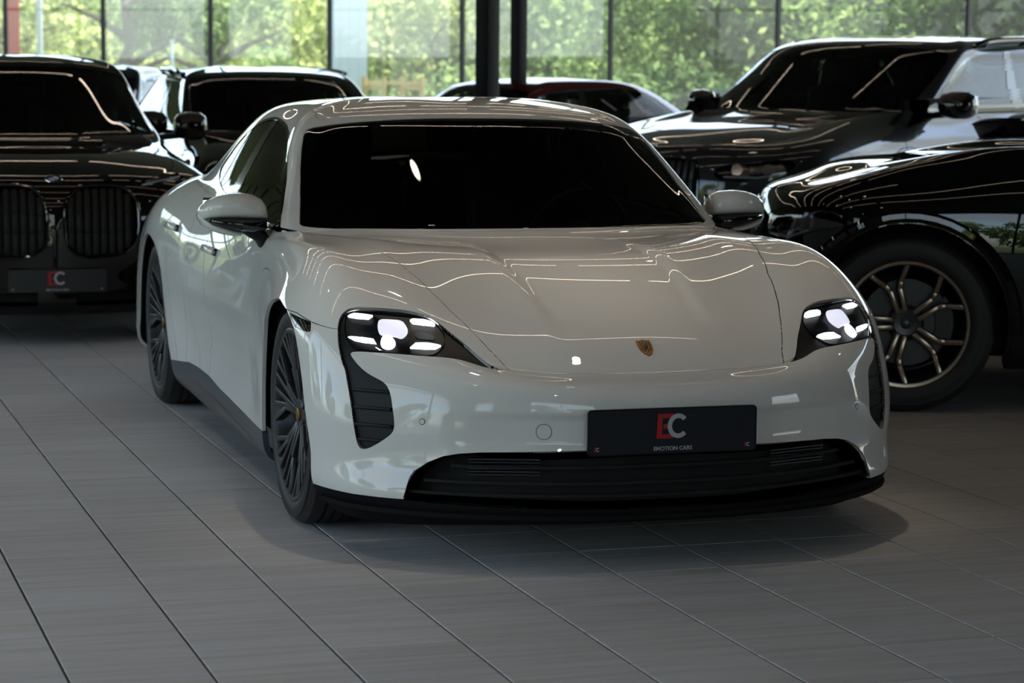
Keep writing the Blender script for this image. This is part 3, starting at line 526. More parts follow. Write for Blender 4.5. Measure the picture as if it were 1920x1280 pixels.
def wheel(name,parent,pos,side,rad,width,rimr,spokes,mt,face=None,hub=None,seed=0):
    """tyre mesh with rim, spokes, disc, caliper as sub-parts; outer face towards side*Y"""
    M=Matrix.Translation((0,0,0))@Matrix.Rotation(math.radians(-90*side),4,'X')   # local +Z -> outer side
    h=width/2;sw=rad-rimr
    prof=[(rimr-.012,-h*.86),(rimr+.006,-h*.93),(rimr+sw*.35,-h*1.0),(rimr+sw*.7,-h*.98),(rad-.012,-h*.88),(rad-.002,-h*.78),(rad,-h*.6)]
    for g in (-.42,-.15,.15,.42):prof+=[(rad,h*(g-.035)),(rad-.007,h*(g-.03)),(rad-.007,h*(g+.03)),(rad,h*(g+.035))]
    prof+=[(rad,h*.6),(rad-.002,h*.78),(rad-.012,h*.88),(rad-.02,h*.93),(rimr+sw*.72,h*.985),(rimr+sw*.6,h*.985),(rimr+sw*.55,h*1.0),(rimr+sw*.35,h*1.0),(rimr+.012,h*.965),(rimr+.004,h*.92),(rimr-.012,h*.86)]
    t=MB().lathe(prof,M,64);
    ty=t.build(name,M_RUBBER,parent,angle=28);ty.location=pos
    r=MB();r.lathe([(rimr+.006,h*.94),(rimr,h*.97),(rimr-.012,h*.95),(rimr-.018,h*.86),(rimr-.03,h*.3),(rimr-.045,-h*.85),(rimr-.02,-h*.9)],M,64);r.build('rim',mt,ty,angle=35)
    d=MB();d.lathe([(.055,h*.05),(.19,h*.05),(.19,-h*.12),(.055,-h*.12)],M,40);d.build('brake_disc',M_DISC,ty)
    c=MB();c.lathe([(.13,h*.25),(.205,h*.25),(.205,-h*.3),(.13,-h*.3),(.13,h*.25)],M,10,a0=math.radians(150),a1=math.radians(215));c.build('brake_caliper',M_CALIPER,ty)
    spokes(ty,M,h,rimr,mt,face)
    q=MB();q.lathe([(0,h*.80),(.017,h*.80),(.021,h*.78),(.022,h*.70)],M,24);q.build('hub_cap',hub or mt,ty)
    return ty
def loc3(M,r,a,z):return M@Vector((r*math.cos(a),r*math.sin(a),z))
def spokes_fan(ty,M,h,rimr,mt,face):
    """five arms, each splitting into a fan of thin spokes that reach the rim"""
    s=MB();s.lathe([(0,h*.72),(.05,h*.74),(.066,h*.66),(.075,h*.45),(.07,h*.2)],M,30)
    up=(M.to_3x3()@Vector((0,0,1)))
    def bar(r0,a0,r1,a1,w,t,z0,z1):
        s.bar(loc3(M,r0,a0,z0),loc3(M,r1,a1,z1),w,t,up,.003)
    for k in range(5):
        A=math.radians(90+72*k)
        for sg in(-1,1):
            bar(.05,A+sg*.12,rimr-.008,A+sg*math.radians(6.0),.017,.03,h*.62,h*.86)
            bar(.055,A+sg*.22,.155,A+sg*math.radians(15),.026,.034,h*.58,h*.72)
            bar(.15,A+sg*math.radians(14.5),rimr-.008,A+sg*math.radians(17),.017,.028,h*.70,h*.87)
            bar(.15,A+sg*math.radians(15.5),rimr-.008,A+sg*math.radians(29),.017,.028,h*.70,h*.87)
    s.build('spokes',face or mt,ty,angle=30)
    b=MB()
    for k in range(5):
        p=loc3(M,.052,math.radians(90+36+72*k),h*.72);q=loc3(M,.052,math.radians(126+72*k),h*.60);b.cyl(p,q,.009,n=10)
    b.build('wheel_bolts',M_PLASTIC,ty)
def spokes_kink(ty,M,h,rimr,mt,face):
    """five pairs of bars that leave the hub together and part towards the rim"""
    s=MB();s.lathe([(0,h*.66),(.05,h*.70),(.07,h*.62),(.08,h*.3)],M,30);f=MB();up=(M.to_3x3()@Vector((0,0,1)))
    for k in range(5):
        A=math.radians(72.5+72*k)
        for sg in(-1,1):
            P=[(.055,A+sg*.30,h*.66),(.155,A+sg*.14,h*.72),(.185,A+sg*.19,h*.74),(rimr-.004,A+sg*.335,h*.90)]
            for (r0,a0,z0),(r1,a1,z1) in zip(P[:-1],P[1:]):
                s.bar(loc3(M,r0,a0,z0-.02),loc3(M,r1,a1,z1-.02),.026,.04,up,.004);f.bar(loc3(M,r0,a0,z0+.002),loc3(M,r1,a1,z1+.002),.019,.006,up,.002)
    f.lathe([(rimr+.004,h*.975),(rimr-.008,h*.965)],M,64)
    s.build('spokes',mt,ty,angle=30);f.build('machined_face',face or mt,ty,angle=30)
def text(name,body,size,m,parent,M,ext=.0008,sx=1.):
    c=bpy.data.curves.new(name,'FONT');c.body=body;c.size=size;c.extrude=ext;c.align_x='CENTER';c.align_y='CENTER';c.offset=size*.012;c.materials.append(m)
    t=bpy.data.objects.new(name,c);SC.collection.objects.link(t);dg=bpy.context.evaluated_depsgraph_get();me=bpy.data.meshes.new_from_object(t.evaluated_get(dg));bpy.data.objects.remove(t)
    me.transform(M@Matrix.Diagonal((sx,1,1,1)));o=bpy.data.objects.new(name,me);return link(o,parent)
def letter_E(s):     # unit letter in a 0..1 box, middle bar detached like the dealer's mark
    return [[(0,0),(.95*s,0),(.95*s,.17*s),(.30*s,.17*s),(.34*s,.83*s),(.98*s,.83*s),(1.02*s,s),(.06*s,s)],[(.38*s,.40*s),(.66*s,.40*s),(.68*s,.58*s),(.40*s,.58*s)]]
def plate(parent,M,w=.52,h=.132,navy=None):
    """dealer plate: rounded board with red E, silver C and the dealer's name"""
    p=MB();r=.012;pts=[]
    for cx,cz,a0 in((w/2-r,h/2-r,0),(-w/2+r,h/2-r,90),(-w/2+r,-h/2+r,180),(w/2-r,-h/2+r,270)):
        for k in range(5):
            a=math.radians(a0+22.5*k);pts.append((cx+r*math.cos(a),cz+r*math.sin(a)))
    p.prism(pts,-.008,0,M);pl=p.build('license_plate',navy or M_PLATE,parent,angle=40)
    fr=MB();inner=[(x*.985,y*.94) for x,y in pts];n=len(pts)
    V=[(x,y,0) for x,y in pts]+[(x,y,.0022) for x,y in pts]+[(x,y,.0022) for x,y in inner]+[(x,y,0) for x,y in inner]
    fr.add([(M@Vector(v))[:] for v in V],[(a*n+i,a*n+(i+1)%n,((a+1)%4)*n+(i+1)%n,((a+1)%4)*n+i) for a in range(3) for i in range(n)]);fr.build('plate_frame',M_PLASTIC,pl)
    S=.072
    def mark(cx,cy,S):
        e=MB()
        for poly in letter_E(S):e.prism([(x*.74+cx-.70*S,y+cy-S/2) for x,y in poly],0,.0008,M)
        e.build('letter_e',M_RED,pl,angle=20)
        c=MB();pts=[]
        for k in range(25):
            a=math.radians(42+276*k/24);pts.append((.46*S*math.cos(a)+cx+.22*S,.50*S*math.sin(a)+cy))
        for k in range(25):
            a=math.radians(318-276*k/24);pts.append((.275*S*math.cos(a)+cx+.22*S,.315*S*math.sin(a)+cy))
        V=[(x,y,z) for z in(.0012,.002) for x,y in pts];F=[]
        for k in range(24):
            F+=[(k,k+1,48-k,49-k),(50+k,50+49-k,50+48-k,50+k+1),(k,50+k,50+k+1,k+1),(49-k,48-k,50+48-k,50+49-k)]
        F+=[(0,49,99,50),(24,74,75,25)]
        c.add([(M@Vector(v))[:] for v in V],F);c.build('letter_c',M_SILVER,pl,angle=20)
    mark(0,.0135,S)
    for sx in(-1,1):mark(sx*(w/2-.028),-h/2+.019,.012)
    text('dealer_name','EMOTION CARS',.0168,M_SILVER,pl,M@Matrix.Translation((0,-h*.39,.001)),sx=.98)
    return pl
# ---------------------------------------------------------------- the white electric saloon in the middle
def ss(x,a,b):
    t=np.clip((x-a)/(b-a),0,1);return t*t*(3-2*t)
def coupe_warp(P,A,B):
    X,Y,Z=P[...,0],P[...,1],P[...,2]
    yc=.265+.03*ss(-X,-.6,-.1);d=-.010*(1-ss(Y,yc-.045,yc+.012))*ss(-X,-.74,-.50)*ss(X,-.36,.05)*(A>4.5)*(A<9)
    d+=-.011*(1-ss(Y,.50,.66))*ss(Z,.335,.375)*(1-ss(Z,.435,.462))*(B<3.9)*(A<4)
    d+=-.020*ss(-X,.45,.80)*(1-ss(-X,2.0,2.45))*ss(Z,.20,.36)*(1-ss(Z,.40,.60))*(A<6)
    d+=.006*ss(-X,.45,.80)*(1-ss(-X,2.1,2.5))*ss(Z,.60,.70)*(1-ss(Z,.74,.84))*(A<7)
    return d
def white_saloon():
    T=np.array(COUPE_NET,float).reshape(15,18,3)/1000;C=COUPE_CUT;b=Body(T,20,coupe_warp)
    root=empty('electric_saloon',(0,0,0),0,'white low electric saloon with lit four point headlights in the middle of the tiled floor','car')
    hood=[(5.0,-1),C['hoodF'][3],C['hoodF'][2],(5.07,1.73),C['hoodR'][0]]+C['hoodR'][1:]+[(8.9,5.75),(8.98,4),(9.0,2),(9.02,-1)]
    ws=[(9.06,-1),(9.06,2),(9.05,4),(9.12,5.72),(9.53,5.74),(10.12,5.82),(10.5,5.82),(10.75,5.7),(10.90,5.3),(10.98,4.7),(11.02,2.92),(11.06,1.55),(11.09,.56),(11.09,-1)]
    lip=[(-1,5.9),(1.04,5.8)]+C['lipR'][1:]+[(1.24,3),(1.26,-1),(-1,-1)]
    gr=[C['lipR'][-1]]+C['grille'][1:]+[(2.48,-1),(1.2,-1),(1.2,3)]
    archF=C['archF'][:8]+[(5.06,7.1),(4.95,7.5),(4.71,7.72),(4.16,7.93),(3.64,8.05),(2.2,8.17),(1.08,8.14),(-1,8.12),(-1,5.78)]
    archR=[(-1,12.1),(1.63,12.14),(1.99,12.19),(2.85,12.21),(3.61,12.26),(4.27,12.38),(4.73,12.61),(4.92,12.92),(4.86,13.2),(4.6,13.45),(4.1,13.7),(3.2,13.9),(2.0,13.97),(-1,13.97)]
    skirt=[(-1,8.1)]+[(1.6,8.15)]+C['skirt'][::-1]+[(1.6,12.2),(-1,12.2)]
    bump=[(-1,-1),(5.0,-1),C['hoodF'][3],C['hoodF'][2],(5.07,1.73),C['hoodR'][0],(5.0,2.4),(5.2,3.4),(5.0,4.4)]+C['markseam'][::-1]+[(4.9,6.2),(4.9,6.6),(-1,6.6)]
    doorF=[(9.0,8.9),(7.0,8.98),(5.45,8.95),(4.93,8.85),(3.85,8.6),(2.87,8.56),(2.07,8.56),(1.6,8.5),(-1,8.45)]
    doorB=[(-1,10.9),(2.53,10.86),(2.77,10.76),(3.08,10.7),(3.5,10.76),(4.0,10.86),(4.83,11.0),(5.86,11.1),(9.0,11.2)]
    doorE=[(9.0,12.0),(6.5,12.35),(5.3,12.3),(4.6,12.2),(3.6,12.06),(1.6,11.95),(-1,11.9)]
    DL=[(7.9,8.6)]+[(8.9,7.6)]+[(9.7,6.95),(10.36,7.81)]+C['dlo'][3:]+[(8.93,10.8),(8.9,10.2),(8.85,9.5),(8.6,9.0)]
    g=.0019
    b.seam('hood',hood,g);b.seam('ws',ws,.0015);b.seam('black',C['black'],0,1);b.seam('grille',gr,0);b.seam('lip',lip,.0012)
    b.seam('archF',archF,0,1);b.seam('archR',archR,0,1);b.seam('skirt',skirt,.001);b.seam('marker',C['marker'],.0012);b.seam('vent',C['vent'],.0014,2)
    b.seam('bump',bump,.0013);b.seam('door1',doorF+doorB,g);b.seam('door2',doorB[::-1]+doorE,g)
    b.seam('dlo',DL,0,1,levels=(0,-.013))
    roofp=[(11.2,-1),(11.2,2),(11.2,4.2),(11.4,5.2),(11.6,6.1),(11.65,8),(11.6,12.5),(11.4,14.5),(11.4,18),(14.5,18),(14.5,-1)]
    b.seam('roof',roofp,.0012)
    rear=[(9.3,18),(9.3,15.6),(9.6,14.7),(10.6,14.4),(11.0,14.8),(11.1,18)];b.seam('rear',rear,.0015)
    V,F=b.V,b.F;q={n:b.f(n) for n in b.names};ab=b.ab()
    I=lambda n,e=1e-6:q[n]<-e
    O=lambda n,e=1e-6:q[n]>e
    G=g*.6
    cut=O('black')&O('grille')&O('archF')&O('archR')&O('marker',.001)&O('ws',.001)&O('dlo')&O('rear',.001)
    low=(ab[:,0]>.45)
    def P(name,mask,m,mode='pair',rim=.012,off=0.,parent=root):return emit(name,V,F[mask],m,parent,off,rim,mode)
    W=M_WHITE
    P('hood',I('hood',G)&cut,W,'centre')
    P('front_bumper',I('bump',.001)&O('hood',G)&O('lip',.001)&cut&low,W,'centre')
    P('front_lip',I('lip',.001)&O('archF')&O('grille'),M_LIP,'centre',.02)
    body=cut&O('hood',G)&O('bump',.001)&O('lip',.001)&low
    notdoor=O('door1',G)&O('door2',G)
    P('front_fender',body&notdoor&(ab[:,1]<9.2)&(ab[:,0]<9.2)&O('skirt',.0008)&O('roof',.001)&O('vent',.0008),W)
    vv=I('vent',.0008)&body
    emit('air_outlet',V,F[vv],W,root,-.0015,.010)
    fd=P('front_door',body&I('door1',G)&O('skirt',.0008)&O('roof',.001),W)
    rd=P('rear_door',body&I('door2',G)&O('skirt',.0008)&O('roof',.001),W)
    P('body_side',body&notdoor&~((ab[:,1]<9.2)&(ab[:,0]<9.2))&O('skirt',.0008)&O('roof',.001),W,'centre')
    P('roof',I('roof',.001),W,'centre')
    sk=P('side_skirt',I('skirt',.0008)&O('archF')&O('archR'),M_SKIRT,rim=.02)
    p,f=b.patch(C['slot'],1);emit('skirt_insert',p,f,M_GLOSS,sk,.002,.004)
    P('windscreen',I('ws',.0012),M_WS,'centre',.003,-.002)
    p,f=b.V,b.F
    # black frit round the windscreen
    fr=I('ws',.0012)&(q['ws']>-.03)
    # side glass: black trim ring and pillars, glass panes
    ring=I('dlo')&(q['dlo']>-.013);inn=q['dlo']<-.013
    pl1=inn&((ab[:,1]>10.45+.55*(11-ab[:,0])/2.0*.6)&(ab[:,1]<10.75+.55*(11-ab[:,0])/2.0*.6));pl2=inn&(ab[:,1]>11.62)&(ab[:,1]<11.72);pil=pl1|pl2
    P('window_trim',ring,M_GLOSS,rim=.008,off=.001);P('window_pillar',pl1,M_GLOSS,rim=.008,off=-.001);P('window_pillar',pl2,M_GLOSS,rim=.008,off=-.001);xb=ab[:,1]-.33*(11-ab[:,0])*.5
    for lo,hi in((0,10.6),(10.6,11.3),(11.3,20)):
        sel=inn&~pil&(xb>lo)&(xb<=hi) if hi<11 else inn&~pil&(xb>10.6)&((ab[:,1]<=11.67) if hi<12 else (ab[:,1]>11.67))
        if sel.any():P('side_window',sel,M_SIDE,rim=0,off=-.003)
    P('rear_window',I('rear',.001),M_WS,'centre',.004,-.002)
    # dark inner shell seen through the panel gaps
    holes=O('ws')&O('dlo')&O('rear')&O('black')&O('grille')&O('archF')&O('archR')&O('vent')
    P('inner_shell',holes&low,M_DARK,'centre',0,-.016)
    # ---- headlights and air intakes in the black corner shapes
    bi=I('black')
    emit('air_intake',V,F[bi],M_PLASTIC,root,-.011,-.011)
    hl=[part('headlight',root) for _ in(0,1)]
    p,f=b.patch(C['lens'],1);emit('lamp_housing',p,f,M_LAMPB,hl,-.0095,-.003);emit('lamp_cover',p,f,M_LENS,hl,.0,.006)
    for k in(1,2,3,4):
        pl=np.array(C['drl%d'%k]);mid=pl.mean(0);ax=np.linalg.svd(pl-mid)[2];uv=(pl-mid)@ax.T;uv[:,1]*=.80;pl=mid+uv@ax
        p,f=b.patch(pl,0);emit('daytime_light',p,f,M_DRL,hl,-.004,.006)
    p,f=b.patch(C['proj'],2);emit('projector_lens',p,f,M_BEAM,hl,-.006,.004)
    p,f=b.patch(C['low'],2);emit('low_beam',p,f,M_DRL,hl,-.004,.006)
    for k in('blue1','blue2'):
        p,f=b.patch(C[k],1);emit('reflector',p,f,M_BLUE,hl,-.007,.003)
    ip,_=b.pos([(3.55,4.4),(3.05,4.6),(2.65,4.75)])
    for z in(.505,.455,.405,.36):                                # slats across the intake
        for sd in(1,-1):
            loc=b.locate([(.862,z),(.77,z)],(1,2),(2,4.5,3.6,6));a,na=b.pos(loc[0]);c,nc=b.pos(loc[1]);a=(a-na*.008)[0];c=(c-nc*.008)[0];mm=np.array([1,sd,1])
            MB().bar(a*mm,c*mm,.012,.010,(0,0,1),.003).build('intake_slat',M_PLASTIC,root)
    p,f=b.patch(C['marker'],0);emit('side_marker',p,f,M_GLOSS,root,-.002,.008)
    # ---- lower grille cavity
    gm=F[I('grille')];emit('grille_cavity',V,gm,M_DARK,root,-.085,-.085,'centre')
    gp=part('lower_grille',root)
    for z in(.305,.262,.225):
        for d,w in((.030,.012),):
            Y=np.linspace(-.70,.70,25);yy=.745-.20*max(0,(z-.235)/.12)
            Y=np.linspace(-yy,yy,25);pts=[]
            for y in Y:
                loc=b.locate([(abs(y),z)],(1,2),(.6,3.2,0,5.2));q0,n0=b.pos(loc);q0=(q0-n0*d)[0];pts.append((q0[0],math.copysign(q0[1],y),q0[2]))
            m=MB();
            for a,c in zip(pts[:-1],pts[1:]):m.bar(a,c,.016,.008,(0,0,1))
            m.build('grille_slat',M_DARK,gp,angle=40)
    for sd in(-1,1):
        m=MB()
        for k in range(6):
            m.bar((.80,sd*.56,.272+.009*k),(.865,sd*.36,.272+.009*k),.02,.0035)
        m.build('radiator_fins',M_RIM,gp)
    # ---- lip blade below the grille
    pts=[];Y=np.linspace(-.92,.92,41)
    m=MB();prev=None;sec=[]
    for y in Y:
        loc=b.locate([(abs(y),.175)],(1,2),(.3,1.6,0,5.95));q0,n0=b.pos(loc);n=n0[0]*[1,1,0];n=n/max(np.linalg.norm(n),1e-6);q0=q0[0]
        ring=[]
        for dn,z in((-.05,.150),(-.004,.146),(.008,.154),(.006,.166),(-.01,.172),(-.05,.170)):
            w=q0+n*dn;ring.append((w[0],math.copysign(w[1],y) if y else 0,z))
        sec.append(ring)
    k=6;m.add([p for r in sec for p in r],[(i*k+j,(i+1)*k+j,(i+1)*k+(j+1)%k,i*k+(j+1)%k) for i in range(len(sec)-1) for j in range(k)]);m.build('splitter',M_LIP,root,angle=40)
    # ---- plate, crest, sensors
    MP=Matrix(((0,0,1,1.001),(1,0,0,0),(0,1,0,.409),(0,0,0,1)))
    MB().box((.972,0,.409),(.05,.44,.09),bev=.006).build('plate_bracket',M_PLASTIC,root)
    plate(root,MP,.522,.134)
    cr=[(-.021,.030),(-.012,.028),(0,.033),(.012,.028),(.021,.030),(.023,.008),(.020,-.010),(.012,-.024),(0,-.033),(-.012,-.024),(-.020,-.010),(-.023,.008)]
    def on_hood(cx,y,h,x0):    # crest laid on the bonnet nose: x grows forward
        loc=b.locate([(x0-cx,abs(y))],(0,1),(5.0,8.0,0,3));q0,n0=b.pos(loc);w=q0[0]+n0[0]*h;return (w[0],math.copysign(w[1],y) if abs(y)>1e-6 else 0,w[2])
    def badge(name,poly,h0,h1,m,x0,par):
        n=len(poly);c=(sum(p[0] for p in poly)/n,sum(p[1] for p in poly)/n)
        V0=[on_hood(yy,xx,h0,x0) for xx,yy in poly]+[on_hood(yy,xx,h1,x0) for xx,yy in poly]+[on_hood(c[1],c[0],h1*1.25,x0)]
        q=MB().add(V0,[(i,(i+1)%n,n+(i+1)%n,n+i) for i in range(n)]+[(n+i,n+(i+1)%n,2*n) for i in range(n)]);return q.build(name,m,par,angle=30)
    bg=badge('crest',cr,-.001,.003,M_GOLD,.762,root)
    M_DRED=mat('crest_red',(.10,.012,.008),.4);M_BLK=mat('crest_black',(.012,.010,.008),.4)
    for sx,sy,m in((-1,1,M_DRED),(1,-1,M_DRED),(1,1,M_BLK),(-1,-1,M_BLK)):
        for k in(0,1):
            x0,x1=(.0035+.0085*k)*sx,(.0075+.0085*k)*sx;ya,yb=(.004,.021) if sy>0 else (-.016 if k==0 else -.010,-.002)
            badge('crest_field',[(x0,ya),(x1,ya),(x1,yb),(x0,yb)],.002,.0042,m,.762,bg)
    badge('crest_shield',[(-.006,.008),(.006,.008),(.0065,0),(0,-.009),(-.0065,0)],.002,.0052,M_BLK,.762,bg)
    def ring(name,ab,r,t,m,sides):
        q0,n0=b.pos([ab]);q0,n0=q0[0],n0[0]
        for sd in sides:
            mm=np.array([1,sd,1.]);c,n=Vector(q0*mm),Vector(n0*mm);u=n.orthogonal().normalized();w=n.cross(u)
            o=MB().tube([c+(u*math.cos(6.2832*k/24)+w*math.sin(6.2832*k/24))*r for k in range(24)],t,6,True).build(name,M_PLASTIC,root)
            MB().cyl(c-n*.002,c+n*.0012,r-.0008,n=24).build('cover',m,o)
    ring('parking_sensor',C['sensor'][0],.0085,.0011,W,(1,-1));ring('tow_cap',C['tow'][0],.0225,.0009,W,(-1,))
    # ---- door handles
    for par,key,nm in((fd,'handleF','front'),(rd,'handleR','rear')):
        q0,n0=b.pos([C[key][0]]);q0,n0=q0[0],n0[0]
        for i,sd in((0,1),(1,-1)):
            mm=np.array([1,sd,1.]);c=Vector(q0*mm);n=Vector(n0*mm);x=Vector((1,0,0));x=(x-n*x.dot(n)).normalized();z=n.cross(x)
            Mx=Matrix((x,z,n)).transposed()
            h=MB().box(c+n*.012,(.19,.030,.018),Mx,.008).build('door_handle',W,par[i],angle=60)
            MB().box(c+n*.006+x*.098,(.022,.030,.012),Mx,.004).build('handle_shadow',M_GLOSS,par[i],angle=60)  # black block stands in for the shadow at the handle's front end
    # ---- wing mirrors
    for sd in(1,-1):
        mr=part('wing_mirror',root)
        def loft(name,m,secs):
            n=len(secs[0]);k=MB().add([ (x,y*sd,z) for s in secs for x,y,z in s],[(i*n+j,i*n+(j+1)%n,(i+1)*n+(j+1)%n,(i+1)*n+j) for i in range(len(secs)-1) for j in range(n)]+[tuple(range(n))[::-1],tuple(range((len(secs)-1)*n,len(secs)*n))]);return k.build(name,m,mr,angle=70)
        def sec(y,xf,xb,zt,zb,pw=2.6,n=28):
            cx,cz,rx,rz=(xf+xb)/2,(zt+zb)/2,(xf-xb)/2,(zt-zb)/2;r=[]
            for k in range(n):
                a=6.2832*k/n;c,s=math.cos(a),math.sin(a);r.append((cx+rx*math.copysign(abs(c)**(2/pw),c),y,cz+rz*math.copysign(abs(s)**(2/pw),s)))
            return r
        up=[(.838,-.80,-.90,.955,.926),(.846,-.782,-.915,.980,.925),(.862,-.768,-.925,1.0,.926),(.89,-.757,-.93,1.013,.927),(.93,-.752,-.93,1.018,.929),(.97,-.757,-.93,1.015,.930),(1.01,-.772,-.93,1.004,.930),(1.04,-.80,-.93,.988,.928),(1.06,-.835,-.927,.970,.922),(1.070,-.87,-.92,.952,.918)]
        loft('mirror_cap',W,[sec(*u,3.0) for u in up])
        dn=[(.842,-.79,-.90,.930,.888),(.86,-.764,-.92,.930,.880),(.90,-.751,-.925,.932,.880),(.95,-.752,-.925,.933,.888),(1.0,-.768,-.925,.933,.900),(1.035,-.795,-.92,.931,.910)]
        loft('mirror_blade',M_GLOSS,[sec(*u,3.4) for u in dn])
        lw=[(.93,-.80,-.925,.886,.866),(.96,-.785,-.927,.892,.866),(1.0,-.785,-.927,.904,.874),(1.035,-.803,-.926,.916,.886),(1.058,-.833,-.922,.932,.902),(1.071,-.87,-.92,.945,.925)]
        loft('mirror_shell',W,[sec(*u) for u in lw])
        ft=[(.780,-.79,-.91,.815,.765),(.82,-.78,-.905,.850,.770),(.845,-.782,-.905,.890,.80),(.87,-.785,-.91,.912,.845),(.915,-.782,-.91,.900,.872)]
        loft('mirror_foot',M_PLASTIC,[sec(*u) for u in ft])
        MB().box((-.932,.95*sd,.955),(.004,.19,.085),bev=.0015).build('mirror_glass',M_MIRROR,mr)
    # ---- wheels and arches
    for x,yo,r,w_,rr in((0,.925,.348,.235,.272),(-2.9,.925,.358,.265,.272)):
        for sd in(-1,1):
            wheel('wheel',root,(x,(yo-w_/2)*sd,r),sd,r,w_,rr,spokes_fan,M_RIM,hub=M_GOLD)
            m=MB();Mx=Matrix.Translation((x,0,r))@Matrix.Rotation(math.radians(-90*sd),4,'X');m.lathe([(r+.06,.90),(r+.06,.60),(.02,.60)],Mx,32,a0=math.radians(165 if sd>0 else -15),a1=math.radians(375 if sd>0 else 195));m.build('wheel_housing',M_DARK,root)
    # ---- underbody and cabin
    MB().box((-1.45,0,.2),(2.0,1.6,.08)).build('floor_pan',M_DARK,root)
    MB().box((-1.5,0,.36),(3.9,1.16,.36)).build('battery_box',M_DARK,root)
    cabin(root,-.62,.84,-1.42,.74,W)
    return root
def cabin(root,xd,zd,xs,hw,W,belt=.95,rear=True,lhd=1,yseat=.37,zs=.48,top=1.26,mir=(-1.07,1.195)):
    """dashboard, steering wheel, seats, inner mirror"""
    d=MB();d.box((xd-.02,0,zd-.08),(.42,2*hw-.06,.22),bev=.07);d.build('dashboard',M_TRIM,root,angle=50)
    s=part('steering_wheel',root);c=Vector((xd-.36,yseat*lhd,zd+.01));u=Vector((0,1,0));w=Vector((.42,0,.91)).normalized()
    MB().tube([c+(u*math.cos(6.2832*k/32)+w*math.sin(6.2832*k/32))*.18 for k in range(32)],.015,8,True).build('steering_rim',M_SEAT,s)
    m=MB();
    for a in(0,math.pi,-math.pi/2):m.bar(c,c+(u*math.cos(a)+w*math.sin(a))*.175,.03,.015)
    m.cyl(c-Vector((.01,0,-.0)),c+Vector((.16,0,-.06)),.06,.04,14);m.build('steering_hub',M_SEAT,s)
    for xx in ((xs,xs-.95) if rear else (xs,)):
        for sd in(-1,1):
            q=part('seat',root);y=yseat*sd
            MB().box((xx+.12,y,zs),(.52,.50,.16),bev=.05).build('cushion',M_SEAT,q,angle=50)
            Mx=Matrix.Rotation(math.radians(-14),3,'Y');MB().box((xx-.20,y,zs+.32),(.15,.48,.62),Mx,.05).build('backrest',M_SEAT,q,angle=50)
            MB().box((xx-.32,y,min(zs+.70,top-.08)),(.10,.26,.20),Mx,.04).build('headrest',M_SEAT,q,angle=50)
    MB().box((xs-1.35,0,belt+.0),(.40,2*hw-.3,.05),bev=.02).build('parcel_shelf',M_BEIGE,root)
    mx_,mz_=mir;r=MB();r.box((mx_,0,mz_),(.03,.23,.065),bev=.012);r.bar((mx_,0,mz_+.02),(mx_+.04,0,mz_+.07),.02,.02);r.build('inner_mirror',M_GLOSS,root,angle=50)
SALOON=white_saloon()
# ---------------------------------------------------------------- the dark cars standing round the white one
def gennet(W,Lf,wb,Lr,zf,zs,zr,dx,zb,zt,X9,yb=.83,yr=.66,nose=1.):
    T=np.array(COUPE_NET,float).reshape(15,18,3)/1000;S=W/.99;out=T.copy()
    def mx(x):return np.where(x>0,x*Lf/.985,np.where(x>-2.9,x*wb/2.9,-wb+(x+2.9)*Lr/1.09))
    c=np.arange(18);wf=1-np.clip((c-2.5)/4.5,0,1);wf=wf*wf*(3-2*wf);wr=np.clip((c-12.8)/2.6,0,1);wr=wr*wr*(3-2*wr)
    base=T[3]
    for r in range(9):
        src=base.copy() if r<6 else T[r].copy()
        out[r,:,0]=mx(src[:,0]);out[r,:,1]=src[:,1]*S
        if r<6:
            k=np.array([.90,.965,.99,1,1,.975])[r];out[r,:,1]*=np.where(c<17,k,1)
            out[r,:,0]+=dx[r]*wf-np.array([-.12,-.04,-.01,0,0,-.03])[r]*wr
        else:out[r,:,0]+=dx[r]*wf
        out[r,:,2]=(zs[r]*(1-wf)+zf[r]*wf)*(1-wr)+zr[r]*wr
    a,bx=[-3.3,-3.07,-2.41,-1.6,-1.0,-.42],X9[::-1];bx=[bx[0]-.15]+bx
    for r in range(9,15):
        out[r,:,0]=np.interp(T[r,:,0],a,bx);k={9:yb*W/.80,10:(yb/.80*.5+yr/.63*.5)*W}.get(r,yr*W/.63);out[r,:,1]=T[r,:,1]*k
        out[r,:,2]=np.interp(T[r,:,2],[.88,.905,1.01,1.277,1.352],[zb-.015,zb,zb+.06,zt-.075,zt])
    for r,t in((6,.40),(7,.72),(8,.90)):
        q=out[5]*(1-t)+out[9]*t;out[r]=out[r]*(1-wr[:,None])+q*wr[:,None]
    return out
def roundel(par,p,n,r):
    n=Vector(n).normalized();u=Vector((0,1,0));u=(u-n*u.dot(n)).normalized();w=n.cross(u);M=Matrix((u,w,n)).transposed().to_4x4();M.translation=Vector(p)
    o=MB().cyl(M@Vector((0,0,-.004)),M@Vector((0,0,.003)),r,n=28).build('emblem',M_GLOSS,par)
    for q in range(4):
        pts=[(0,0)]+[(r*.62*math.cos(math.radians(90*q+a)),r*.62*math.sin(math.radians(90*q+a))) for a in range(0,91,15)]
        MB().prism(pts,.003,.0038,M).build('emblem_field',mat('emblem_blue',(.02,.09,.35),.3) if q%2 else mat('emblem_white',(.7,.7,.72),.3),o)
    MB().tube([M@Vector((r*math.cos(6.2832*k/28),r*math.sin(6.2832*k/28),.003)) for k in range(28)],.0022,6,True).build('emblem_ring',M_CHROME,o)
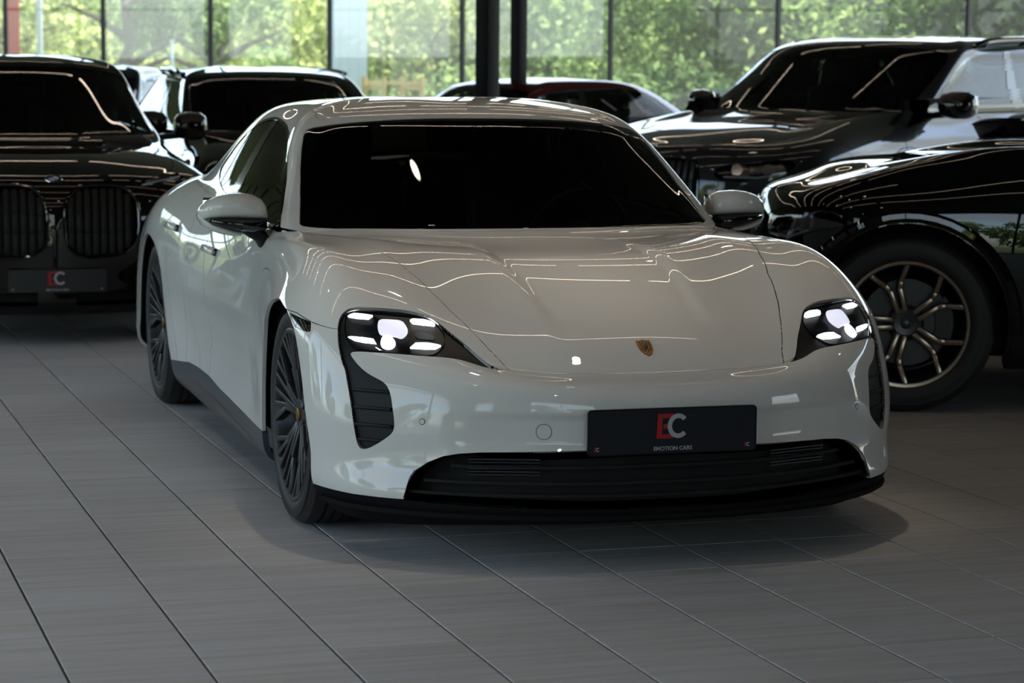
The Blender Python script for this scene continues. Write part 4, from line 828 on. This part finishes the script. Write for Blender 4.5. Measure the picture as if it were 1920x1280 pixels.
def build_car(name,label,net,pnt,loc,rz,o):
    k=o.get('k',9);b=Body(net,k);root=empty(name,(loc[0],loc[1],0),math.radians(rz),label,'car')
    wb=o['wb'];r=o.get('r',.36);W=o['W']
    arch=lambda x,rr:[p for p in b.locate([(x+rr*math.cos(math.radians(a)),max(r+rr*math.sin(math.radians(a)),.23)) for a in range(-20,201,10)],(0,2),(.3,6.2,5.2,14.6))]
    ra=r+.055
    hood=o.get('hood',[(5.35,-1),(5.35,1.2),(5.4,2.4),(6.0,3.6),(6.8,4.9),(7.5,6.2),(7.9,6.6),(8.9,5.75),(9.02,2),(9.02,-1)])
    ws=[(9.08,-1),(9.08,2),(9.07,4),(9.14,5.65),(10,5.78),(10.6,5.7),(10.88,5.2),(10.95,4.4),(10.98,2.9),(11.0,-1)]
    DL=o.get('dlo',[(9.14,7.3),(9.7,7.15),(10.5,7.7),(10.83,8.6),(10.88,9.6),(10.88,12.3),(10.6,12.75),(9.9,12.9),(9.25,12.85),(9.15,12.0),(9.12,10)])
    g=o.get('gap',.003)
    b.seam('hood',hood,g);b.seam('ws',ws,.002);b.seam('dlo',DL,0,1,levels=(0,-.02))
    for nme,x in (('archF',0),('archR',-wb)):b.seam(nme,[tuple(p) for p in arch(x,ra)]+[(-1,13.6 if x else 8.2),(-1,12 if x else 5.6)],0)
    low=[(-1,-1),(1.35,-1),(1.45,5.0),(1.75,6.5),(1.9,8.2),(1.75,10),(1.9,12.1),(1.9,14.5),(1.5,18.5),(-1,18.5)];b.seam('low',low,.001)
    d1=[(9.05,8.7),(6.5,8.7),(4.5,8.6),(1.8,8.5),(-1,8.5),(-1,10.75),(1.8,10.75),(9.05,10.7)];d2=[(9.05,10.7),(1.8,10.75),(-1,10.75),(-1,11.95),(3,12.05),(4.6,12.15),(6,12.3),(9.05,12.3)]
    b.seam('d1',d1,g);b.seam('d2',d2,g)
    b.seam('rear',[(9.3,18),(9.3,15.7),(9.6,14.8),(10.6,14.4),(10.9,14.9),(11.0,18)],.002)
    b.seam('bump',[(-1,-1),(4.3,-1),(4.3,3),(4.2,5),(4.3,6.1),(-1,6.1)],.0015)
    holes={}
    for i,(key,poly,sm) in enumerate(o.get('cut',[])):
        ab=b.locate(poly,(1,2),(.5,7.5,0,6.8));b.seam('c%d'%i,ab,0,sm);holes[i]=ab
    V,F=b.V,b.F;q={n_:b.f(n_) for n_ in b.names};ab=b.ab();I=lambda n_,e=1e-6:q[n_]<-e;O=lambda n_,e=1e-6:q[n_]>e
    cut=O('archF')&O('archR')&O('dlo')&O('ws',.001)&O('rear',.001)&(ab[:,0]>.3)
    for i in holes:cut&=O('c%d'%i)
    P=lambda n_,m_,mt,mode='pair',rim=.012,off=0.:emit(n_,V,F[m_],mt,root,off,rim,mode)
    G=g*.6;body=cut&O('low',.0006)&O('hood',G)
    P('hood',I('hood',G)&cut,pnt,'centre')
    P('front_bumper',body&I('bump',.0009),pnt,'centre')
    nb=body&O('bump',.0009)
    P('front_door',nb&I('d1',G),pnt);P('rear_door',nb&I('d2',G),pnt)
    rest=nb&O('d1',G)&O('d2',G)
    P('front_fender',rest&(ab[:,1]<9)&(ab[:,0]<9.05),pnt);P('body_side',rest&~((ab[:,1]<9)&(ab[:,0]<9.05)),pnt,'centre')
    P('lower_cladding',cut&I('low',.0006),M_PLASTIC,'centre',.02)
    P('windscreen',I('ws',.001),o.get('glass',M_WS),'centre',0,-.003);P('rear_window',I('rear',.001),M_SIDE,'centre',0,-.003)
    ring=I('dlo')&(q['dlo']>-.02);inn=q['dlo']<-.02
    bp=10.62-.25*(ab[:,0]-9)/2
    cp=11.95-.12*(ab[:,0]-9);pl1=inn&(np.abs(ab[:,1]-bp)<.10);pl2=inn&(np.abs(ab[:,1]-cp)<.07);pil=pl1|pl2
    P('window_trim',ring,M_GLOSS,rim=.006,off=.001);
    for pm in(pl1,pl2):P('window_pillar',pm,M_GLOSS,rim=0,off=-.001)
    for pm in(ab[:,1]<bp,(ab[:,1]>bp)&(ab[:,1]<cp),ab[:,1]>cp):P('side_window',inn&~pil&pm,o.get('side',M_SIDE),rim=0,off=-.004)
    P('inner_shell',O('ws')&O('dlo')&O('rear')&O('archF')&O('archR')&(ab[:,0]>.3),M_DARK,'centre',0,-.10)
    for x,det in((0,o.get('sf',spokes_fan)),(-wb,o.get('sf',spokes_fan))):
        for sd in(-1,1):
            rr=o.get('rim',.262);wheel('wheel',root,(x,(W-.055-.12)*sd,r),sd,r,.25,rr,det,M_RIM,o.get('face'))
            m=MB();m.lathe([(ra+.02,W-.06),(ra+.02,W-.40),(.02,W-.40)],Matrix.Translation((x,0,r))@Matrix.Rotation(math.radians(-90*sd),4,'X'),28,a0=math.radians(165 if sd>0 else -15),a1=math.radians(375 if sd>0 else 195));m.build('wheel_housing',M_DARK,root)
            if o.get('flare'):
                pts=[];
                for a in range(-8,189,8):
                    loc2=b.locate([(x+(ra+.03)*math.cos(math.radians(a)),max(r+(ra+.03)*math.sin(math.radians(a)),.25))],(0,2),(.3,6.2,5.2,14.6));p_,n_=b.pos(loc2);p_=p_[0]+n_[0]*.004;pts.append((p_[0],p_[1]*sd,p_[2]))
                MB().tube(pts,.028,8).build('wheel_arch_flare',o['flare'],root)
    MB().box((-wb/2,0,.34),(wb+.9,2*W-.62,.22)).build('floor_pan',M_DARK,root)
    # mirrors
    my,mz,mxx=W+.02,net[9,8,2]+.055,net[9,8,0]-.10
    for sd in(-1,1):
        m=MB();n=18;secs=[(W-.07,.05,.045),(W-.045,.085,.075),(W+.02,.10,.088),(W+.09,.095,.085),(W+.125,.07,.065),(W+.14,.03,.03)]
        V_=[];
        for y,rx,rzz in secs:
            for j in range(n):
                a=6.2832*j/n;cc,s_=math.cos(a),math.sin(a);V_.append((mxx+rx*math.copysign(abs(cc)**.8,cc)-(y-W)*.25,y*sd,mz+rzz*math.copysign(abs(s_)**.75,s_)))
        m.add(V_,[(i*n+j,i*n+(j+1)%n,(i+1)*n+(j+1)%n,(i+1)*n+j) for i in range(5) for j in range(n)]+[tuple(range(n)),tuple(range(5*n,6*n))])
        mm=m.build('wing_mirror',o.get('mirror',pnt),root,angle=60)
        MB().bar((mxx,(W-.17)*sd,mz-.07),(mxx,(W+.0)*sd,mz-.055),.09,.035,bev=.01).build('mirror_foot',M_PLASTIC,mm)
        MB().box((mxx-.105,(W+.035)*sd,mz),(.006,.16,.12),bev=.002).build('mirror_glass',M_MIRROR,mm)
    # front details
    for i,(key,poly,sm) in enumerate(o.get('cut',[])):
        if key=='kidney':
            emit('kidney_grille',V,F[I('c%d'%i)],M_DARK,root,-.05,-.052)
            ys=[p[0] for p in poly];zs_=[p[1] for p in poly]
            for sd in(-1,1):
                kp=part('grille_bars',root)
                for y in np.arange(min(ys)+.035,max(ys)-.02,o.get('bar',.044)):
                    # clip the bar to the outline
                    hits=[]
                    for (y0,z0),(y1,z1) in zip(poly,poly[1:]+poly[:1]):
                        if (y0-y)*(y1-y)<0:hits.append(z0+(z1-z0)*(y-y0)/(y1-y0))
                    if len(hits)<2:continue
                    zz=np.linspace(max(hits)-.012,min(hits)+.012,4);loc_=b.locate([(y,z) for z in zz],(1,2),(.5,7.5,0,6.8));pp,nn=b.pos(loc_);pp=pp-nn*.012
                    m=MB()
                    for a_,c_ in zip(pp[:-1],pp[1:]):m.bar(a_*[1,sd,1],c_*[1,sd,1],.030,.011,(1,0,0),.003)
                    m.build('grille_bar',o.get('barmat',M_BAR),kp)
                pp,nn=b.pos(smooth_poly(holes[i],1));pp=pp+nn*.002
                MB().tube(pp*[1,sd,1],.009,8,True).build('kidney_frame',o.get('frame',M_GLOSS),root)
        elif key=='lamp':
            hp=[part('headlight',root) for _ in(0,1)];f_=F[I('c%d'%i)]
            emit('lamp_housing',V,f_,M_GLOSS,hp,-.035,-.036);emit('lamp_cover',V,f_,M_LENS,hp,-.002,0)
            cy=sum(p[0] for p in poly)/len(poly);cz=sum(p[1] for p in poly)/len(poly);ys=[p[0] for p in poly];dy=(max(ys)-min(ys));zz=[p[1] for p in poly];dz=max(zz)-min(zz)
            for t in (-.22,.16):
                loc_=b.locate([(cy+t*dy,cz+.02*dz+.0*t)],(1,2),(.5,7.5,0,6.8));pp,nn=b.pos(loc_)
                for j,sd in((0,1),(1,-1)):
                    mm=np.array([1,sd,1.]);c0=Vector((pp[0]-nn[0]*.034)*mm);c1=Vector((pp[0]-nn[0]*.012)*mm)
                    MB().cyl(c0,c1,min(.034,dz*.34),n=18).build('projector_lens',M_CHROME,hp[j])
            for j,sd in((0,1),(1,-1)):
                la=b.locate([(cy-.38*dy,cz-.30*dz),(cy+.05*dy,cz-.34*dz),(cy+.36*dy,cz-.12*dz)],(1,2),(.5,7.5,0,6.8));pp,nn=b.pos(la);pp=(pp-nn*.018)*[1,sd,1]
                MB().tube(pp,.006,6).build('light_guide',M_SILVER,hp[j])
        elif key=='slit':
            emit('light_slit',V,F[I('c%d'%i)],M_GLOSS,root,-.015,-.015)
            for sd in(-1,1):
                cy=[p[0] for p in poly];la=b.locate([(min(cy)+.02,sum(p[1] for p in poly[:2])/2-.004),(max(cy)-.03,max(p[1] for p in poly)-.012)],(1,2),(.5,7.5,0,6.8));pp,nn=b.pos(la);pp=(pp-nn*.008)*[1,sd,1]
                MB().bar(pp[0],pp[1],.012,.008).build('light_guide',M_SILVER,root)
        elif key=='intake':
            emit('air_intake',V,F[I('c%d'%i)],M_DARK,root,-.06,-.062)
    if o.get('roundel'):
        loc_=b.locate([(0.,o['roundel'])],(1,2),(3,7.5,0,2));pp,nn=b.pos(loc_);roundel(root,(pp[0][0],0,pp[0][2]),(nn[0][0],0,nn[0][2]),.044)
    if o.get('plate'):
        loc_=b.locate([(0.,o['plate'])],(1,2),(1,5,0,2));pp,nn=b.pos(loc_);x=pp[0][0]+.012
        MB().box((x-.02,0,o['plate']),(.045,.44,.09),bev=.006).build('plate_bracket',M_PLASTIC,root)
        plate(root,Matrix(((0,0,1,x+.01),(1,0,0,0),(0,1,0,o['plate']),(0,0,0,1))),.52,.125,o.get('navy'))
    if o.get('rails'):
        for sd in(-1,1):
            la=[(11.12,bb) for bb in np.linspace(8.6,13.4,13)];pp,nn=b.pos(la);off=np.array([-.004]+[.042]*11+[-.004]);pp=(pp+nn*off[:,None])*[1,sd,1]
            rl=MB().tube(pp,.018,8).build('roof_rail',o['rails'],root)
            for t in(2,6,10):MB().cyl(pp[t]-nn[t]*[1,sd,1]*.05,pp[t],.016,n=8).build('rail_foot',o['rails'],rl)
    if o.get('tail'):
        y0,y1,z0,z1=o['tail'];la=b.locate([(y0,z0),(y1,z0+.01),(y1+.02,z1),(y0+.1,z1+.01)],(1,2),(2,9,13.2,17.6));p_,f_=b.patch(la,1);emit('tail_light',p_,f_,mat('tail_red',(.20,.004,.006),.12,coat=1),root,.006,.012)
    if o.get('spoiler'):
        pp,nn=b.pos([(11.0,bb) for bb in np.linspace(14.6,17,9)]);pts=np.concatenate([(pp+[-.05,0,.02])*[1,1,1],((pp+[-.05,0,.02])*[1,-1,1])[::-1][1:]]);m=MB()
        for a_,c_ in zip(pts[:-1],pts[1:]):m.bar(a_,c_,.16,.025,bev=.008)
        m.build('rear_spoiler',M_GLOSS,root,angle=40)
    if o.get('panes'):
        pass
    cabin(root,net[9,0,0]-.18,net[9,0,2]-.02,net[9,0,0]-1.0,.72*W/.95,None,net[9,10,2],True,1,.38,net[9,0,2]-.44,net[12,10,2],(net[11,0,0]-.07,net[11,0,2]-.085))
    return root
M_BAR=mat('grille_black',(.010,.010,.011),.42,spec=.3)
# sedan at the left
ZF=[.16,.20,.32,.46,.62,.83,.91,.96,1.02];ZS=[.18,.22,.36,.50,.66,.82,.93,.99,1.035];ZR=[.26,.30,.42,.56,.74,.92,1.02,1.06,1.09];DX=[-.10,-.01,0,0,-.005,-.05,0,0,0]
def lift(z,d,s=1.):return [z[i]*s+d*min(1,i/5) for i in range(len(z))]
kid=[(.045,.74),(.045,.60),(.06,.52),(.13,.475),(.34,.475),(.41,.52),(.445,.60),(.445,.74),(.42,.80),(.345,.855),(.135,.855),(.07,.80)]
P_BROWN=paint('dark_bronze_paint',(.008,.006,.0048),.35,.0);P_BLACK=paint('black_paint',(.004,.004,.0045),.4);P_GREY=paint('dark_grey_paint',(.022,.024,.026),.35,.3);P_RED=paint('dark_red_paint',(.050,.004,.006),.4);P_BLUE=paint('midnight_paint',(.008,.010,.018),.4)
sedan=gennet(.975,.92,3.1,1.15,ZF,ZS,ZR,DX,1.08,1.575,[-.50,-1.42,-2.1,-2.9,-3.75],.80,.64)
build_car('luxury_sedan','dark bronze limousine with two big octagonal grilles, left of the white car',sedan,P_BROWN,(-6.10,-1.10),-1,dict(W=.975,wb=3.1,k=10,cut=[('kidney',kid,1),('slit',[(.455,.845),(.475,.875),(.70,.905),(.74,.885),(.70,.868)],0),('intake',[(.10,.22),(.55,.22),(.62,.27),(.10,.30)],0)],roundel=.885,plate=.355,navy=mat('plate_black',(.010,.010,.012),.35)))
estate=gennet(.94,.88,2.9,1.0,ZF,ZS,ZR,DX,1.06,1.53,[-.50,-1.25,-2.1,-3.25,-3.75],.82,.66)
build_car('estate_car','black estate car with roof rails behind the left haunch of the white car',estate,P_BLACK,(-8.52,1.02),1.5,dict(W=.94,wb=2.9,k=9,cut=[('kidney',[(.04,.72),(.04,.62),(.08,.56),(.33,.56),(.38,.62),(.38,.72),(.34,.77),(.08,.77)],1),('lamp',[(.46,.68),(.52,.77),(.80,.80),(.86,.76),(.70,.70)],1)],rails=M_GLOSS))
SF=lift(ZF,.14,1.02);SS_=lift(ZS,.17,1.04);SR=lift(ZR,.18,1.04)
suv=gennet(.98,.92,3.0,1.1,SF,SS_,SR,DX,1.245,1.765,[-.50,-1.20,-2.1,-3.35,-3.95],.83,.75)
build_car('grey_suv','dark grey SUV with roof rails parked by the glass wall at the right',suv,P_GREY,(-6.385,3.21),-59,dict(W=.98,wb=3.0,r=.38,k=10,rails=M_GLOSS,mirror=M_GLOSS,roundel=1.03,sf=spokes_kink,
  cut=[('kidney',[(.04,.90),(.04,.66),(.08,.60),(.33,.60),(.39,.66),(.39,.90),(.34,.98),(.08,.98)],1),('lamp',[(.46,.86),(.50,.95),(.78,.98),(.88,.97),(.86,.90),(.66,.845)],1),('intake',[(.55,.40),(.84,.42),(.84,.52),(.60,.50)],0)]))
GF=lift(ZF,.07,1.0);GS=lift(ZS,.10,1.02);GR=lift(ZR,.12,1.03)
suvb=gennet(.99,.74,2.98,1.1,GF,GS,GR,DX,1.14,1.70,[-.95,-1.60,-2.3,-3.3,-3.9],.84,.69)
M_FACE=mat('machined_bronze',(.42,.33,.25),.22,.9)
build_car('black_suv','black SUV with machined two tone alloy wheel at the right foreground',suvb,P_BLACK,(-2.668,2.569),-116,dict(W=.99,wb=2.98,r=.385,k=12,rim=.270,sf=spokes_kink,face=M_FACE,flare=P_BLACK,
  cut=[('kidney',[(.04,.82),(.04,.62),(.08,.56),(.33,.56),(.39,.62),(.39,.82),(.34,.89),(.08,.89)],1),('lamp',[(.50,.74),(.52,.84),(.74,.885),(.885,.87),(.93,.83),(.90,.76),(.70,.71)],1),('intake',[(.50,.36),(.84,.38),(.84,.50),(.56,.48)],0)]))
coupe_suv=gennet(.98,.92,2.98,1.05,GF,GS,lift(ZR,.04,1.0),DX,1.07,1.66,[-.50,-1.20,-1.9,-2.8,-3.75],.82,.66)
build_car('black_coupe_suv','black fastback SUV seen from behind with red tail light, at the right edge',coupe_suv,P_BLACK,(-2.62,7.20),62,dict(W=.98,wb=2.98,r=.37,k=9,tail=(.50,.93,.94,1.05)))
hatch=gennet(.90,.86,2.75,.85,ZF,ZS,ZR,DX,1.00,1.475,[-.45,-1.15,-1.9,-2.85,-3.45],.82,.68)
build_car('red_hatchback','dark red hatchback with see through side windows behind the white car roof',hatch,P_RED,(-12.28,2.28),-68,dict(W=.90,wb=2.75,r=.32,k=8,rim=.22,side=thin_glass('clear_side_glass',(.86,.9,.88),1.45)))
build_car('blue_saloon','midnight blue saloon mostly hidden between the bronze limousine and the estate car',sedan,P_BLUE,(-13.9,-.55),-25,dict(W=.975,wb=3.1,k=8))
